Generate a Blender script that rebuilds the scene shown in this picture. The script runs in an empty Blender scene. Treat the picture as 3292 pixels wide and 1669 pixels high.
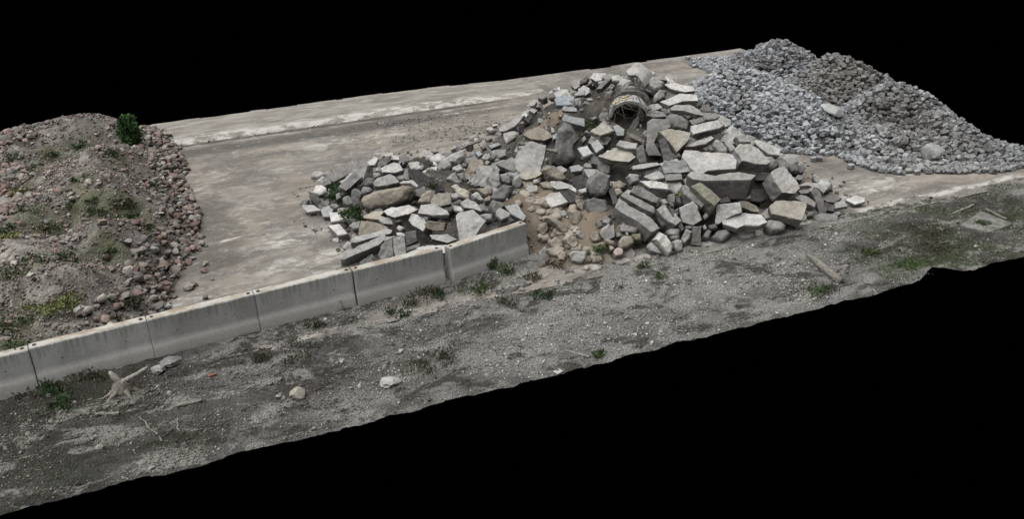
# Rubble yard: earth mound, broken concrete heap and heaps of granite setts behind a low concrete wall.
import bpy, bmesh, math, random
import numpy as np
from mathutils import Vector, Matrix, noise, Euler
random.seed(7); rng = np.random.default_rng(7)
PI = math.pi
sc = bpy.context.scene
COL = sc.collection
CAM={'H': 9.2, 'f': 2348.83, 'p': 0.43803937, 'r': -0.03730472, 'right': [0.924672, -0.379264, -0.033775], 'up': [0.189349, 0.381056, 0.904955], 'fwd': [0.330347, 0.843182, -0.424165]}
RUB=[(7.85, 17.31, 0), (8.77, 17.14, 0), (10.08, 16.91, 0), (11.02, 16.88, 0), (11.87, 17.02, 0), (13.23, 16.86, 0), (14.78, 17.04, 0), (16.42, 17.08, 0), (16.93, 17.6, 0), (3.33, 23.78, 0), (3.14, 22.51, 0), (3.39, 21.53, 0), (3.59, 20.39, 0), (3.09, 19.21, 0), (4.16, 26.32, 0), (7.13, 17.22, 0), (3.61, 18.61, 0.25), (4.46, 18.34, 0.4), (5.34, 18.19, 0.5), (6.3, 18.18, 0.7), (7.35, 18.15, 0.7), (7.92, 18.24, 0.15), (5.24, 23.08, 1.25), (4.58, 24.13, 0.75), (6.16, 22.92, 1.15), (5.02, 21.17, 1.0), (4.49, 22.0, 0.7), (4.03, 22.43, 0.3), (6.32, 21.09, 0.9), (6.94, 20.16, 0.9), (6.46, 18.86, 0.85), (5.75, 19.36, 0.8), (5.0, 20.14, 0.65), (4.3, 20.2, 0.35), (4.6, 18.8, 0.45), (7.37, 19.66, 1.0), (8.91, 21.16, 1.3), (8.55, 22.66, 0.9), (7.97, 24.34, 0.6), (8.81, 24.96, 0.65), (10.09, 25.59, 0.9), (10.67, 24.78, 1.4), (11.2, 23.7, 1.95), (10.48, 22.43, 1.8), (10.02, 20.98, 1.5), (11.7, 23.16, 2.3), (12.05, 22.18, 2.7), (11.84, 21.34, 2.0), (10.66, 20.87, 1.65), (10.87, 19.95, 1.35), (14.08, 22.62, 2.4), (13.73, 21.2, 2.1), (13.73, 20.01, 1.75), (12.37, 19.97, 1.75), (12.81, 18.75, 1.3), (14.02, 18.61, 1.25), (14.82, 18.84, 1.05), (14.61, 17.87, 0.75), (12.99, 17.97, 1.1), (13.52, 18.64, 0.25), (13.89, 18.3, 0.3), (13.54, 16.88, 0.45), (15.21, 17.65, 0.4), (15.55, 17.28, 0.25), (10.58, 18.59, 1.0), (9.79, 19.15, 0.95), (8.92, 19.6, 0.95), (8.34, 18.57, 0.6), (8.68, 17.99, 0.35), (9.62, 17.79, 0.65), (9.92, 17.37, 0.35), (11.03, 17.47, 0.5), (12.0, 17.25, 0.4), (7.97, 17.77, 0.18), (2.2, 24.5, -0.3), (4, 26.8, -0.3), (6, 27.4, -0.2), (8.4, 27.6, -0.1), (10.8, 29, -0.2), (13.5, 29, -0.2), (16.5, 28, -0.3), (18, 25, -0.3), (18, 22, -0.3), (17.6, 19, -0.2), (2.2, 22, -0.3), (12, 25.8, 1.9), (15.3, 25, 1.3), (15.6, 22, 1.0), (14.8, 27, 0.5), (7.6, 17.6, -0.1), (7.65, 18.2, -0.02), (7.9, 17.2, -0.15), (7.3, 17.9, -0.05)]
SET=[(17.09, 21.57, 0), (16.99, 22.6, 0), (17.64, 20.99, 0), (18.31, 20.23, 0), (18.47, 19.76, 0), (18.73, 18.62, 0), (19.99, 17.75, 0), (21.41, 17.47, 0), (22.71, 17.91, 0), (21.68, 32.46, 0), (19.57, 30.3, 0), (18.89, 28.69, 0.0), (17.69, 24.89, 1.85), (17.69, 25.97, 1.4), (17.48, 21.97, 1.85), (16.84, 22.54, 1.1), (17.29, 21.21, 0.9), (22.02, 28.37, 1.5), (22.07, 30.09, 0.9), (21.48, 25.85, 1.3), (21.62, 24.49, 1.8), (21.29, 23.15, 1.75), (20.7, 20.78, 1.75), (20.48, 21.41, 1.55), (21.34, 20.62, 1.5), (21.02, 19.46, 1.2), (20.17, 19.2, 1.25), (21.28, 19.1, 1.0), (21.86, 18.27, 0.5), (21.54, 18.58, 0.75), (22.48, 18.15, 0.2), (18.24, 20.62, 0.8), (18.91, 20.46, 1.1), (18.64, 20.2, 0.5), (19.26, 18.6, 0.75), (20.38, 18.24, 0.45), (20.68, 17.77, 0.2), (19.69, 23.21, 1.3), (19.89, 22.13, 1.15), (24.5, 17.2, -0.3), (24.6, 19, -0.3), (24.6, 21.5, -0.3), (25.5, 25, -0.3), (26, 29, -0.3), (25, 32.5, -0.3), (22, 34.5, -0.4), (16.5, 24.5, -0.2), (19, 29, 0.2), (20, 32, -0.1), (23.4, 20.6, 0.4), (24, 27, 0.5)]
MND=[(-0.51, 18.97, 0), (-0.26, 19.97, 0), (0.07, 21.16, 0), (0.48, 22.46, 0), (0.74, 25.26, 0), (0.71, 28.12, 0), (0.61, 30.69, 0), (0.7, 32.79, 0), (-1.63, 30.6, 1.5), (-2.54, 30.67, 1.45), (-0.81, 30.1, 1.1), (-1.21, 26.63, 1.55), (-0.64, 28.06, 1.1), (-1.15, 24.14, 1.55), (-1.93, 25.51, 1.4), (-0.42, 24.87, 0.8), (-0.01, 27.71, 0.5), (-1.46, 21.15, 1.5), (-0.69, 22.09, 1.0), (-0.07, 22.27, 0.4), (-2.25, 19.09, 1.35), (-1.34, 19.55, 1.0), (-0.63, 20.14, 0.4), (-3.18, 23.09, 1.1), (-3.63, 22.05, 1.0), (-4.13, 29.81, 1.35), (-3.31, 30.32, 1.35), (-3.66, 27.27, 0.9), (-3.44, 26.08, 0.7), (-3.98, 26.07, 0.8), (-3.42, 19.17, 1.0), (-2.68, 18.28, 0.9), (-3.35, 17.55, 0.75), (-2.34, 17.47, 0.75), (-1.61, 18.12, 0.5), (-1.05, 18.63, 0.25), (-2.95, 25.45, 1.05), (-0.63, 26.24, 0.95), (-1.07, 22.99, 1.15), (-1.96, 23.88, 1.2), (-2.18, 21.3, 1.2), (-1.5, 33.6, 0.1), (-4, 33.6, 0.1), (0.3, 33.9, -0.05), (-7, 31, 0.5), (-7, 25, 0.5), (-7, 20, 0.5), (1.6, 30, -0.4), (1.6, 25, -0.4), (1.6, 20, -0.4), (-3, 16.6, 0.6), (-1.2, 28.7, 0.8), (-2.5, 28.9, 0.75), (-1.1, 25.5, 1.3), (-1.1, 22.9, 0.85), (-2.6, 22.9, 0.75), (-1.6, 20.2, 0.85), (0.2, 22.7, 0.1)]
STONES=[
 ('M','g',[4.7,23.77,0.89],[-0.542,-0.615,0.574],50,'long curved concrete beam with moss at the far left top of the rubble',[-66,-54,-24,-30,24,-2,85,27,96,46,56,50,16,34,-32,8,-75,-32,-79,-46]),
 ('B','w',[4.16,25.9,0.15],[-0.234,-0.598,0.766],31,'lone pale rock lying on the yard just left of the rubble pile',[-15,-10,7,-14,28,-1,22,9,-7,14,-16,5,-19,-3]),
 ('S','w',[4.62,22.91,0.93],[0.123,-0.81,0.574],28,'light grey slab tilted up left of the black broken chunk',[-42,-17,-29,-29,-13,-21,29,-1,48,15,46,30,17,26,-12,6,-43,-10]),
 ('C','a',[4.89,22.54,1.04],[0.244,-0.726,0.643],15,'black asphalt chunk standing between grey slabs on the left lobe',[-43,-22,-8,-19,16,-3,32,18,22,32,4,12,-23,-18]),
 ('K','g',[5.2,21.81,1.13],[-0.062,-0.556,0.829],21,'grey broken block above the left end of the long tan boulder',[-30,-14,2,-16,34,-11,29,10,17,20,-19,12,-34,-2]),
 ('K','w',[5.51,22.33,1.25],[-0.012,-0.485,0.875],15,'squarish light block high on the left lobe behind the asphalt slab',[-25,-10,4,-18,28,-14,26,9,13,20,-17,10,-29,3]),
 ('K','w',[5.19,23.0,1.28],[-0.456,-0.434,0.777],18,'narrow pale block beside the top end of the curved beam',[-5,-14,11,-12,15,11,-4,18,-17,-4]),
 ('S','w',[5.74,22.93,1.28],[-0.11,-0.548,0.829],13,'thin pale tile leaning at the top of the left lobe',[-7,-1,15,-6,17,7,-7,13,-18,-13]),
 ('S','g',[5.44,22.92,1.26],[-0.171,-0.849,0.5],35,'-',[-16,-16,8,-13,25,15,4,10,-21,4]),
 ('B','t',[4.98,20.99,1.0],[-0.393,-0.791,0.469],60,'long smooth tan boulder across the middle of the left lobe',[-62,-23,-46,-34,3,-33,33,-22,59,-7,68,15,65,27,51,34,2,26,-41,16,-63,9,-69,-8]),
 ('S','w',[5.66,21.16,1.19],[-0.008,-0.325,0.946],10,'thin bent white kerb piece on top of the long tan boulder',[2,1,11,-18,17,-14,9,10,-14,13,-25,7]),
 ('C','a',[6.08,21.4,1.04],[-0.14,-0.693,0.707],7,'big flat dark asphalt slab with a ragged edge',[-37,22,-22,0,-24,-18,-13,-34,7,-23,31,-30,50,-25,40,3,16,19,-10,41,-37,46]),
 ('S','g',[4.4,21.74,0.71],[-0.804,-0.535,0.259],16,'thin slab standing on edge left of the long tan boulder',[-20,-2,-4,-22,15,-35,23,-32,7,6,13,25,-12,34,-21,27]),
 ('B','g',[4.7,21.98,0.9],[-0.279,-0.713,0.643],35,'-',[-9,-13,16,-4,12,8,-6,12,-13,-4]),
 ('B','d',[4.86,22.32,0.98],[-0.399,-0.654,0.643],35,'-',[-11,-14,16,-5,17,11,-8,12,-15,-4]),
 ('B','g',[4.28,22.38,0.55],[-0.399,-0.654,0.643],35,'-',[-12,-7,1,-17,19,-10,13,8,-3,18,-17,7]),
 ('K','w',[3.48,23.23,0.19],[-0.173,-0.235,0.956],10,'white topped concrete block at the far left tip of the rubble',[-3,-19,32,-7,3,15,-32,11]),
 ('B','g',[3.43,24.03,0.07],[-0.507,-0.575,0.643],35,'rounded grey stone touching the leftmost white topped block',[-5,-13,11,-5,12,10,-4,12,-14,-5]),
 ('S','d',[3.71,23.52,0.27],[0.261,-0.776,0.574],14,'thin dark plank shaped slab tilted above the leftmost white block',[-15,3,1,-31,14,-21,9,2,1,21,-10,26]),
 ('K','w',[3.88,22.01,0.32],[-0.215,-0.244,0.946],11,'upper of two white topped blocks left of the mossy gap',[-3,-22,28,-9,3,18,-28,13]),
 ('K','w',[3.77,21.27,0.28],[-0.251,-0.34,0.906],44,'lower of two white topped blocks,resting on the yard floor',[7,-21,30,-10,-3,19,-34,12]),
 ('K','b',[3.79,22.69,0.23],[-0.291,-0.477,0.829],19,'pale bluish block wedged beside the leftmost white block',[-7,-18,11,-17,17,9,-2,21,-19,5]),
 ('B','g',[3.39,22.06,0.03],[-0.258,-0.658,0.707],35,'small lumpy stone lying alone in front of the left tip',[-8,-10,13,-10,13,2,-2,14,-15,3]),
 ('B','g',[4.14,20.97,0.44],[-0.368,-0.604,0.707],42,'-',[-4,-15,16,-9,15,14,-9,13,-18,-3]),
 ('K','t',[4.38,20.33,0.5],[-0.377,-0.76,0.53],58,'tan brown concrete block above the ribbed grey beam',[-22,-16,-4,-14,30,-7,44,7,11,19,-25,24,-33,-12]),
 ('M','g',[4.28,20.05,0.48],[-0.012,-0.485,0.875],19,'grey beam with a row of bumps along its upper edge',[-47,-10,-37,-13,-1,-8,51,-4,57,5,46,13,11,11,-33,6,-47,-1]),
 ('S','w',[3.99,19.71,0.35],[0.03,-0.484,0.875],35,'long light slab sloping down to the left near the yard floor',[-55,-17,-48,-20,-20,-13,14,-7,42,0,61,12,69,28,21,16,-31,6,-53,-4]),
 ('B','g',[3.79,20.37,0.16],[-0.542,-0.615,0.574],42,'rounded stone at the left end of the bumpy grey beam',[0,-16,16,-8,9,12,-7,15,-18,-3]),
 ('S','g',[4.67,18.88,0.54],[-0.244,-0.831,0.5],22,'upright rectangular grey slab behind the second wall block',[-14,3,-11,-29,9,-25,15,-10,13,30,-13,31]),
 ('S','g',[4.42,19.05,0.43],[-0.486,-0.659,0.574],35,'-',[-3,-25,12,-24,17,-8,8,37,-10,28,-24,-9]),
 ('S','w',[4.65,18.49,0.51],[-0.37,-0.419,0.829],22,'light slab leaning over the wall top left of the gap',[-26,-19,9,-4,37,13,26,27,-13,2,-33,-19]),
 ('S','w',[5.33,18.43,0.57],[-0.119,-0.303,0.946],10,'white flat topped slab bridging towards the gap in the wall',[-32,-12,13,-17,37,-7,29,14,-9,14,-38,8]),
 ('B','g',[3.65,18.74,0.28],[-0.258,-0.658,0.707],27,'-',[-10,-9,17,-6,13,5,-5,11,-16,-1]),
 ('B','g',[3.83,18.6,0.34],[-0.258,-0.658,0.707],22,'-',[2,-8,12,-3,-1,7,-13,4]),
 ('B','w',[4.02,18.46,0.38],[-0.258,-0.658,0.707],22,'-',[-5,-7,11,-2,11,7,-5,6,-12,-4]),
 ('S','w',[3.21,19.0,0.12],[-0.125,-0.318,0.94],50,'white mottled block behind the wall joint on the yard floor',[3,-11,30,-1,17,14,-24,10,-27,-11]),
 ('S','w',[5.74,19.56,1.04],[-0.119,-0.303,0.946],12,'large white flat slab capping the stack behind the wall',[0,-18,37,-18,32,-2,-1,26,-31,22,-37,-9]),
 ('K','w',[5.36,19.64,0.81],[-0.524,-0.348,0.777],33,'cracked white block under the left side of the capping slab',[-11,-14,29,-23,32,-6,14,12,-9,18,-28,16,-27,-4]),
 ('K','t',[5.59,19.09,0.83],[-0.403,-0.812,0.423],42,'tan block sandwiched beneath the large white capping slab',[-17,-6,8,-11,23,-9,27,9,-16,12,-24,6]),
 ('M','w',[5.1,20.29,0.87],[-0.249,-0.501,0.829],18,'long pale slab lying below the long tan boulder',[-29,-10,-10,-18,28,-7,49,7,23,17,-23,10,-38,1]),
 ('K','w',[4.76,20.34,0.68],[-0.014,-0.559,0.829],13,'small white wedge below the long pale slab',[-7,-9,15,-16,15,3,-7,16,-16,5]),
 ('B','t',[5.88,20.64,0.94],[-0.542,-0.615,0.574],50,'tan rounded stone left of the yellowish block',[-5,-16,16,-12,18,11,8,22,-13,9,-24,-15]),
 ('K','y',[6.2,20.47,0.91],[-0.299,-0.763,0.574],50,'pale yellowish block beside the tan stone under the asphalt slab',[-24,-12,1,-18,27,-13,26,15,-5,18,-25,10]),
 ('K','d',[5.06,19.22,0.6],[-0.316,-0.806,0.5],35,'-',[-13,-20,14,-9,11,17,-13,13]),
 ('K','g',[4.98,18.84,0.54],[-0.23,-0.586,0.777],13,'-',[-14,-10,17,0,15,10,-17,0]),
 ('B','w',[4.89,19.42,0.63],[-0.209,-0.534,0.819],22,'-',[-12,0,9,-12,12,-4,5,7,-15,10]),
 ('B','w',[4.95,19.8,0.65],[-0.234,-0.598,0.766],19,'-',[2,-11,12,0,-4,11,-10,0]),
 ('S','g',[5.65,18.69,0.69],[-0.204,-0.521,0.829],12,'-',[-24,-2,11,-14,34,-5,11,11,-31,10]),
 ('S','t',[4.6,20.74,0.69],[-0.119,-0.303,0.946],10,'brown flaking flat fragment under the long pale slab',[-26,-9,17,-18,14,-3,24,14,0,17,-29,-1]),
 ('B','g',[6.59,20.68,0.88],[-0.258,-0.658,0.707],35,'-',[-11,2,-4,-17,23,-6,15,9,-23,12]),
 ('K','g',[5.78,21.9,1.17],[-0.451,-0.739,0.5],35,'-',[-8,0,-2,-15,10,-14,5,16,-5,14]),
 ('B','g',[3.88,23.05,0.33],[-0.258,-0.658,0.707],27,'-',[-1,-15,12,-1,2,9,-12,7]),
 ('B','g',[4.17,22.93,0.51],[-0.258,-0.658,0.707],27,'-',[-6,-14,12,-7,4,13,-10,9]),
 ('B','d',[4.29,22.9,0.57],[-0.258,-0.658,0.707],27,'-',[-7,-8,8,-8,7,8,-9,8]),
 ('B','g',[4.16,22.11,0.43],[-0.258,-0.658,0.707],35,'-',[-2,-12,15,1,4,13,-17,-2]),
 ('B','g',[4.02,20.63,0.3],[-0.258,-0.658,0.707],35,'-',[-4,-12,10,-4,5,13,-11,3]),
 ('B','g',[3.74,20.14,0.1],[-0.258,-0.658,0.707],27,'-',[-4,-8,9,-3,5,6,-11,5]),
 ('B','g',[4.01,22.66,0.35],[-0.258,-0.658,0.707],27,'-',[-1,-12,13,-1,2,10,-15,3]),
 ('B','w',[5.19,22.52,1.21],[-0.234,-0.598,0.766],22,'-',[-6,-7,8,-5,5,7,-7,5]),
 ('B','g',[5.13,22.34,1.13],[-0.258,-0.658,0.707],35,'-',[-9,-11,12,-4,8,10,-11,5]),
 ('B','g',[3.19,23.12,0.0],[-0.258,-0.658,0.707],19,'-',[-1,-4,8,-1,1,5,-8,1]),
 ('S','w',[8.79,21.01,1.37],[-0.409,-0.62,0.669],25,'big bright white slab leaning in the middle of the rubble',[-30,-28,-15,-45,32,-36,40,1,41,39,-1,50,-29,23,-38,-4]),
 ('S','g',[7.6,21.09,1.05],[-0.486,-0.659,0.574],42,'large grey slab below and left of the big bright white slab',[-24,-27,19,-28,18,-11,23,22,15,32,-21,30,-30,-17]),
 ('S','w',[7.72,20.7,1.11],[0.054,-0.864,0.5],31,'narrow pale slab on edge against the large grey slab',[-13,-12,-8,-26,12,-17,17,16,6,31,-14,8]),
 ('B','g',[8.0,20.62,1.1],[-0.299,-0.763,0.574],42,'-',[-11,-9,9,-19,15,-2,3,17,-16,12]),
 ('B','g',[8.12,20.17,1.1],[-0.279,-0.713,0.643],42,'-',[-14,-3,-6,-17,11,-14,17,0,5,21,-14,11]),
 ('B','d',[7.53,19.8,1.05],[-0.514,-0.697,0.5],58,'dark grey tall boulder left of the sandy slope',[-13,-19,16,-17,23,6,22,21,1,28,-22,6,-27,-25]),
 ('B','d',[7.19,19.09,0.99],[-0.021,-0.866,0.5],50,'-',[-18,-8,-9,-27,0,-17,9,-7,25,7,14,18,-4,24,-16,10]),
 ('K','w',[7.14,18.71,1.0],[0.035,-0.558,0.829],17,'small white block propped on the dark boulder left of the sand',[-16,-1,-8,-15,14,-11,18,-3,2,18,-12,13]),
 ('K','b',[7.6,18.99,0.85],[-0.014,-0.559,0.829],26,'greenish grey rectangular block sliding towards the wall end',[-15,-3,9,-28,20,-16,10,23,-25,24]),
 ('B','g',[7.25,18.79,0.69],[-0.234,-0.598,0.766],35,'-',[-14,-11,1,-14,19,2,17,14,-8,9,-16,-1]),
 ('B','w',[7.73,23.95,0.7],[-0.381,-0.517,0.766],42,'white wedge shaped rock at the back edge between the two lobes',[-29,-23,15,-19,32,8,25,31,-1,21,-42,-18]),
 ('B','w',[7.27,22.32,0.96],[-0.234,-0.598,0.766],35,'small white rock just below the white wedge shaped rock',[-13,-6,1,-12,17,-6,11,17,-16,7]),
 ('S','t',[7.61,21.97,0.96],[-0.593,-0.565,0.574],35,'brown slab leaning left of the large grey slab',[-14,-29,-1,-25,9,1,28,16,19,31,-16,27,-25,-20]),
 ('S','g',[8.37,21.35,1.17],[-0.373,-0.507,0.777],30,'grey slab tucked under the left edge of the bright white slab',[-25,-4,-3,-13,16,-20,28,-10,15,19,4,27,-35,1]),
 ('B','t',[9.12,20.11,1.21],[-0.14,-0.693,0.707],58,'tan long boulder right below the big bright white slab',[-19,-8,14,-26,34,-23,17,10,-12,29,-34,18]),
 ('K','t',[8.8,19.71,1.06],[-0.062,-0.556,0.829],14,'broken clay drain pipe block with a round hole in the sand',[-18,-1,-3,-6,21,-16,26,-10,-3,17,-24,15]),
 ('S','w',[8.59,19.05,0.98],[-0.181,-0.364,0.914],19,'white half of a two tone slab on top of the sandy slope',[-15,-14,-3,-27,35,-10,15,27,-10,21,-21,3]),
 ('S','a',[8.99,19.04,0.99],[-0.054,-0.482,0.875],17,'dark tarred half of the two tone slab above the sand',[-10,-20,7,-21,20,3,3,20,-20,19]),
 ('S','w',[9.09,19.58,1.04],[-0.012,-0.485,0.875],16,'light slab behind the two tone slab',[-28,7,-17,-5,11,-8,27,-27,30,-8,3,18,-26,22]),
 ('K','w',[8.34,19.79,1.05],[-0.148,-0.379,0.914],10,'small white cube at the top of the sandy slope',[-7,-14,14,-10,14,9,-6,13,-16,2]),
 ('B','g',[7.89,19.8,1.04],[-0.234,-0.598,0.766],27,'-',[-8,-9,9,-6,13,2,-1,10,-14,3]),
 ('S','y',[8.54,20.37,1.18],[-0.177,-0.451,0.875],12,'-',[-23,-10,-11,-15,16,-9,32,4,23,15,-10,13,-28,3]),
 ('B','d',[9.88,19.16,1.09],[-0.239,-0.814,0.53],50,'big dark lichen spotted boulder right of the two tone slab',[-28,-21,-8,-32,14,-30,30,-3,35,25,11,37,-21,26,-32,-2]),
 ('B','d',[9.41,18.41,0.88],[-0.287,-0.734,0.616],50,'dark purplish rounded boulder below the lichen spotted boulder',[-26,2,-16,-29,11,-30,33,-12,29,19,-4,29,-27,20]),
 ('B','t',[8.84,18.35,0.73],[-0.171,-0.849,0.5],58,'round tan boulder right of the sandy slope',[-15,0,-11,-21,3,-26,19,-9,18,13,1,24,-14,19]),
 ('B','t',[9.16,18.78,0.84],[-0.299,-0.763,0.574],35,'-',[-8,-9,8,-19,13,1,0,16,-13,11]),
 ('B','t',[8.4,18.31,0.64],[-0.017,-0.707,0.707],38,'elongated tan stone lying down the sandy slope',[-9,-2,2,-30,20,-27,25,-11,6,13,-17,30,-28,27]),
 ('B','t',[8.05,18.48,0.52],[-0.279,-0.713,0.643],50,'brown boulder half buried in the sand left of the elongated stone',[-11,-15,4,-19,18,1,12,20,-7,15,-17,-2]),
 ('B','t',[8.47,17.79,0.39],[-0.147,-0.728,0.669],50,'smooth tan boulder at the lower end of the elongated stone',[-13,-10,4,-21,18,-10,16,7,-4,22,-20,10]),
 ('B','t',[8.17,17.98,0.33],[-0.271,-0.692,0.669],42,'reddish tan boulder in the sand near the wall end',[-15,-9,0,-17,19,-7,16,6,-2,20,-18,7]),
 ('B','g',[8.76,17.9,0.44],[-0.258,-0.658,0.707],35,'-',[-4,-11,9,-12,11,2,-3,15,-13,6]),
 ('B','t',[8.99,17.66,0.46],[-0.279,-0.713,0.643],42,'-',[-9,-14,3,-15,16,-5,11,15,-7,17,-14,2]),
 ('K','g',[9.28,17.57,0.51],[-0.364,-0.734,0.574],50,'grey green block with moss near the foot of the slope',[-14,-9,1,-16,18,-6,15,25,-20,6]),
 ('B','g',[8.42,17.36,0.2],[-0.279,-0.713,0.643],58,'big grey boulder at the foot right of the sandy fan',[-18,-14,8,-21,21,-9,27,15,-13,19,-25,10]),
 ('B','t',[8.11,17.59,0.23],[-0.271,-0.692,0.669],42,'rounded tan stone at the tip of the sandy fan',[-7,-13,12,-10,15,8,-2,15,-18,0]),
 ('B','g',[7.88,18.09,0.09],[-0.271,-0.692,0.669],38,'-',[-12,-8,4,-15,17,-2,5,19,-14,5]),
 ('B','p',[7.8,18.44,0.07],[-0.271,-0.692,0.669],38,'-',[-10,-7,5,-14,13,0,3,14,-12,7]),
 ('B','t',[8.06,18.32,0.34],[-0.271,-0.692,0.669],35,'-',[-10,-5,2,-7,13,-1,6,10,-11,3]),
 ('B','m',[9.0,17.42,0.31],[-0.271,-0.692,0.669],38,'tan boulder with green moss at the foot of the slope',[-14,-5,0,-11,16,-2,13,12,-15,6]),
 ('B','g',[9.42,17.91,0.72],[-0.258,-0.658,0.707],35,'-',[-11,-6,4,-16,15,0,3,15,-11,7]),
 ('B','p',[9.35,17.16,0.22],[-0.258,-0.658,0.707],38,'pinkish broken stone at the very front of the foot',[-9,-13,12,-10,13,9,-1,15,-15,0]),
 ('S','g',[6.87,18.71,0.57],[-0.091,-0.814,0.574],27,'grey slab leaning on the last wall block from behind',[-16,-22,10,-17,29,-10,7,30,-9,29,-22,-9]),
 ('S','w',[6.66,19.55,1.0],[-0.13,-0.643,0.755],25,'rounded light slab standing behind the pentagon slab',[-16,-5,6,-11,24,-20,15,8,-5,19,-24,9]),
 ('B','w',[6.39,19.62,0.93],[-0.258,-0.658,0.707],27,'-',[-10,-4,7,-13,13,-4,4,10,-14,10]),
 ('S','w',[6.25,18.64,0.91],[-0.228,-0.776,0.588],28,'pentagon shaped pale slab standing behind the wall',[-24,-9,-22,-37,5,-40,27,-12,43,7,16,36,-18,31,-26,24]),
 ('S','w',[5.98,18.45,0.57],[-0.321,-0.364,0.875],11,'narrow pale slab lying along the wall top right of the gap',[-6,-11,19,4,18,15,-8,8,-24,-17]),
 ('K','b',[9.7,20.04,1.27],[-0.177,-0.451,0.875],10,'-',[-14,-11,11,-9,18,2,5,12,-19,6]),
 ('C','a',[9.56,19.67,1.04],[-0.299,-0.763,0.574],20,'black hollow broken piece below a small pale block',[-15,-7,-5,-20,21,-12,16,22,-17,16]),
 ('K','w',[9.91,19.74,1.19],[-0.204,-0.521,0.829],15,'-',[-7,-9,-4,-18,15,0,12,13,-16,14]),
 ('B','w',[9.47,19.25,0.98],[-0.258,-0.658,0.707],27,'-',[-6,-9,12,-6,12,12,-18,3]),
 ('S','d',[9.98,18.64,0.96],[-0.621,-0.705,0.342],16,'-',[2,-22,13,-12,-2,22,-12,11]),
 ('B','w',[7.03,20.07,0.96],[-0.258,-0.658,0.707],27,'-',[-11,-3,11,-14,18,-7,-1,15,-17,8]),
 ('B','t',[7.18,19.76,1.01],[-0.258,-0.658,0.707],27,'-',[-8,-9,6,-7,10,4,3,12,-11,0]),
 ('B','t',[7.3,20.37,0.96],[-0.258,-0.658,0.707],35,'-',[-15,-2,8,-17,22,-6,21,13,-35,12]),
 ('B','g',[6.94,21.51,0.96],[-0.258,-0.658,0.707],27,'-',[6,-14,19,-14,-1,23,-24,5]),
 ('B','y',[6.85,20.8,0.89],[-0.234,-0.598,0.766],19,'-',[-5,-15,24,-29,21,-3,-11,27,-29,20]),
 ('B','w',[6.78,18.77,0.96],[-0.234,-0.598,0.766],22,'-',[-5,-9,11,-7,11,10,-17,7]),
 ('B','w',[7.54,18.86,0.53],[-0.234,-0.598,0.766],27,'-',[-5,-10,12,-6,6,12,-13,5]),
 ('B','w',[9.26,17.69,0.57],[-0.234,-0.598,0.766],27,'-',[13,16,-6,3,-15,-7,8,-12]),
 ('B','g',[8.1,22.88,0.81],[-0.279,-0.713,0.643],35,'-',[-1,14,-13,-4,2,-9,12,-1]),
 ('B','d',[7.3,20.94,0.95],[-0.279,-0.713,0.643],35,'-',[-6,-8,14,-5,5,10,-13,3]),
 ('B','g',[7.17,21.62,0.95],[-0.279,-0.713,0.643],35,'-',[-3,-13,13,-10,3,13,-13,10]),
 ('B','w',[7.26,21.27,0.97],[-0.279,-0.713,0.643],19,'-',[-3,-8,6,-8,1,10,-4,7]),
 ('B','w',[8.59,20.07,1.1],[-0.258,-0.658,0.707],22,'-',[-6,-7,9,-4,5,8,-9,4]),
 ('B','g',[8.68,18.71,0.72],[-0.279,-0.713,0.643],35,'-',[-4,-10,12,-7,4,10,-12,7]),
 ('B','t',[8.03,19.08,0.81],[-0.279,-0.713,0.643],35,'-',[-4,-10,13,-2,4,12,-13,-1]),
 ('B','g',[8.04,17.91,0.23],[-0.279,-0.713,0.643],35,'-',[-5,-9,6,-6,6,10,-7,4]),
 ('B','t',[9.1,18.16,0.66],[-0.279,-0.713,0.643],35,'-',[-4,-13,11,-10,3,10,-10,13]),
 ('B','g',[9.24,17.91,0.64],[-0.279,-0.713,0.643],35,'-',[-6,-13,12,-4,5,11,-10,7]),
 ('K','B',[11.05,23.67,1.96],[-0.216,-0.434,0.875],15,'smooth bluish grey granite block at the upper left of the peak',[-22,-20,35,-19,30,16,-17,16,-27,7]),
 ('K','b',[10.78,22.77,1.96],[-0.11,-0.548,0.829],10,'grey block directly under the bluish granite block',[-15,-5,22,-11,24,2,-11,14,-20,0]),
 ('K','b',[10.52,22.03,1.89],[-0.07,-0.625,0.777],26,'dark block with square ends below the bluish granite block',[-24,-1,29,-27,35,-2,-14,21,-27,9]),
 ('B','d',[9.87,20.95,1.54],[-0.265,-0.901,0.342],60,'tall dark grey stone standing upright in the centre',[-31,-51,-2,-51,22,-39,22,-1,36,18,15,54,-1,65,-18,47,-42,-41]),
 ('K','y',[10.83,20.89,1.88],[-0.119,-0.303,0.946],15,'light square topped block right of the tall dark stone',[-7,-25,35,-5,4,33,-32,-4]),
 ('K','b',[11.32,20.85,1.8],[-0.124,-0.617,0.777],22,'pale bluish rounded block right of the square topped block',[-10,-17,9,-19,16,2,-1,19,-14,15]),
 ('S','g',[13.18,22.19,2.67],[-0.368,-0.604,0.707],27,'-',[-3,-5,30,-9,25,0,-21,9,-30,5]),
 ('B','g',[12.92,21.82,2.61],[-0.279,-0.713,0.643],58,'large grey boulder on the crest right of the concrete pipe',[-21,-11,-1,-23,24,-15,30,7,-4,27,-27,15]),
 ('S','g',[19.04,30.79,0.04],[-0.177,-0.451,0.875],18,'grey flat stone at the rightmost end of the crest',[-27,-5,11,-22,40,-25,21,12,-8,28,-38,12]),
 ('S','w',[13.62,21.64,2.46],[-0.115,-0.39,0.914],13,'long light slab below the crest facing the cobble heap',[-27,-4,9,-21,39,-18,37,-1,-14,24,-44,19]),
 ('S','w',[13.27,21.01,2.32],[-0.177,-0.451,0.875],18,'light slab with a dark hollow beneath it below the crest',[-36,-21,3,-7,46,-7,46,16,0,24,-59,-5]),
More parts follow.
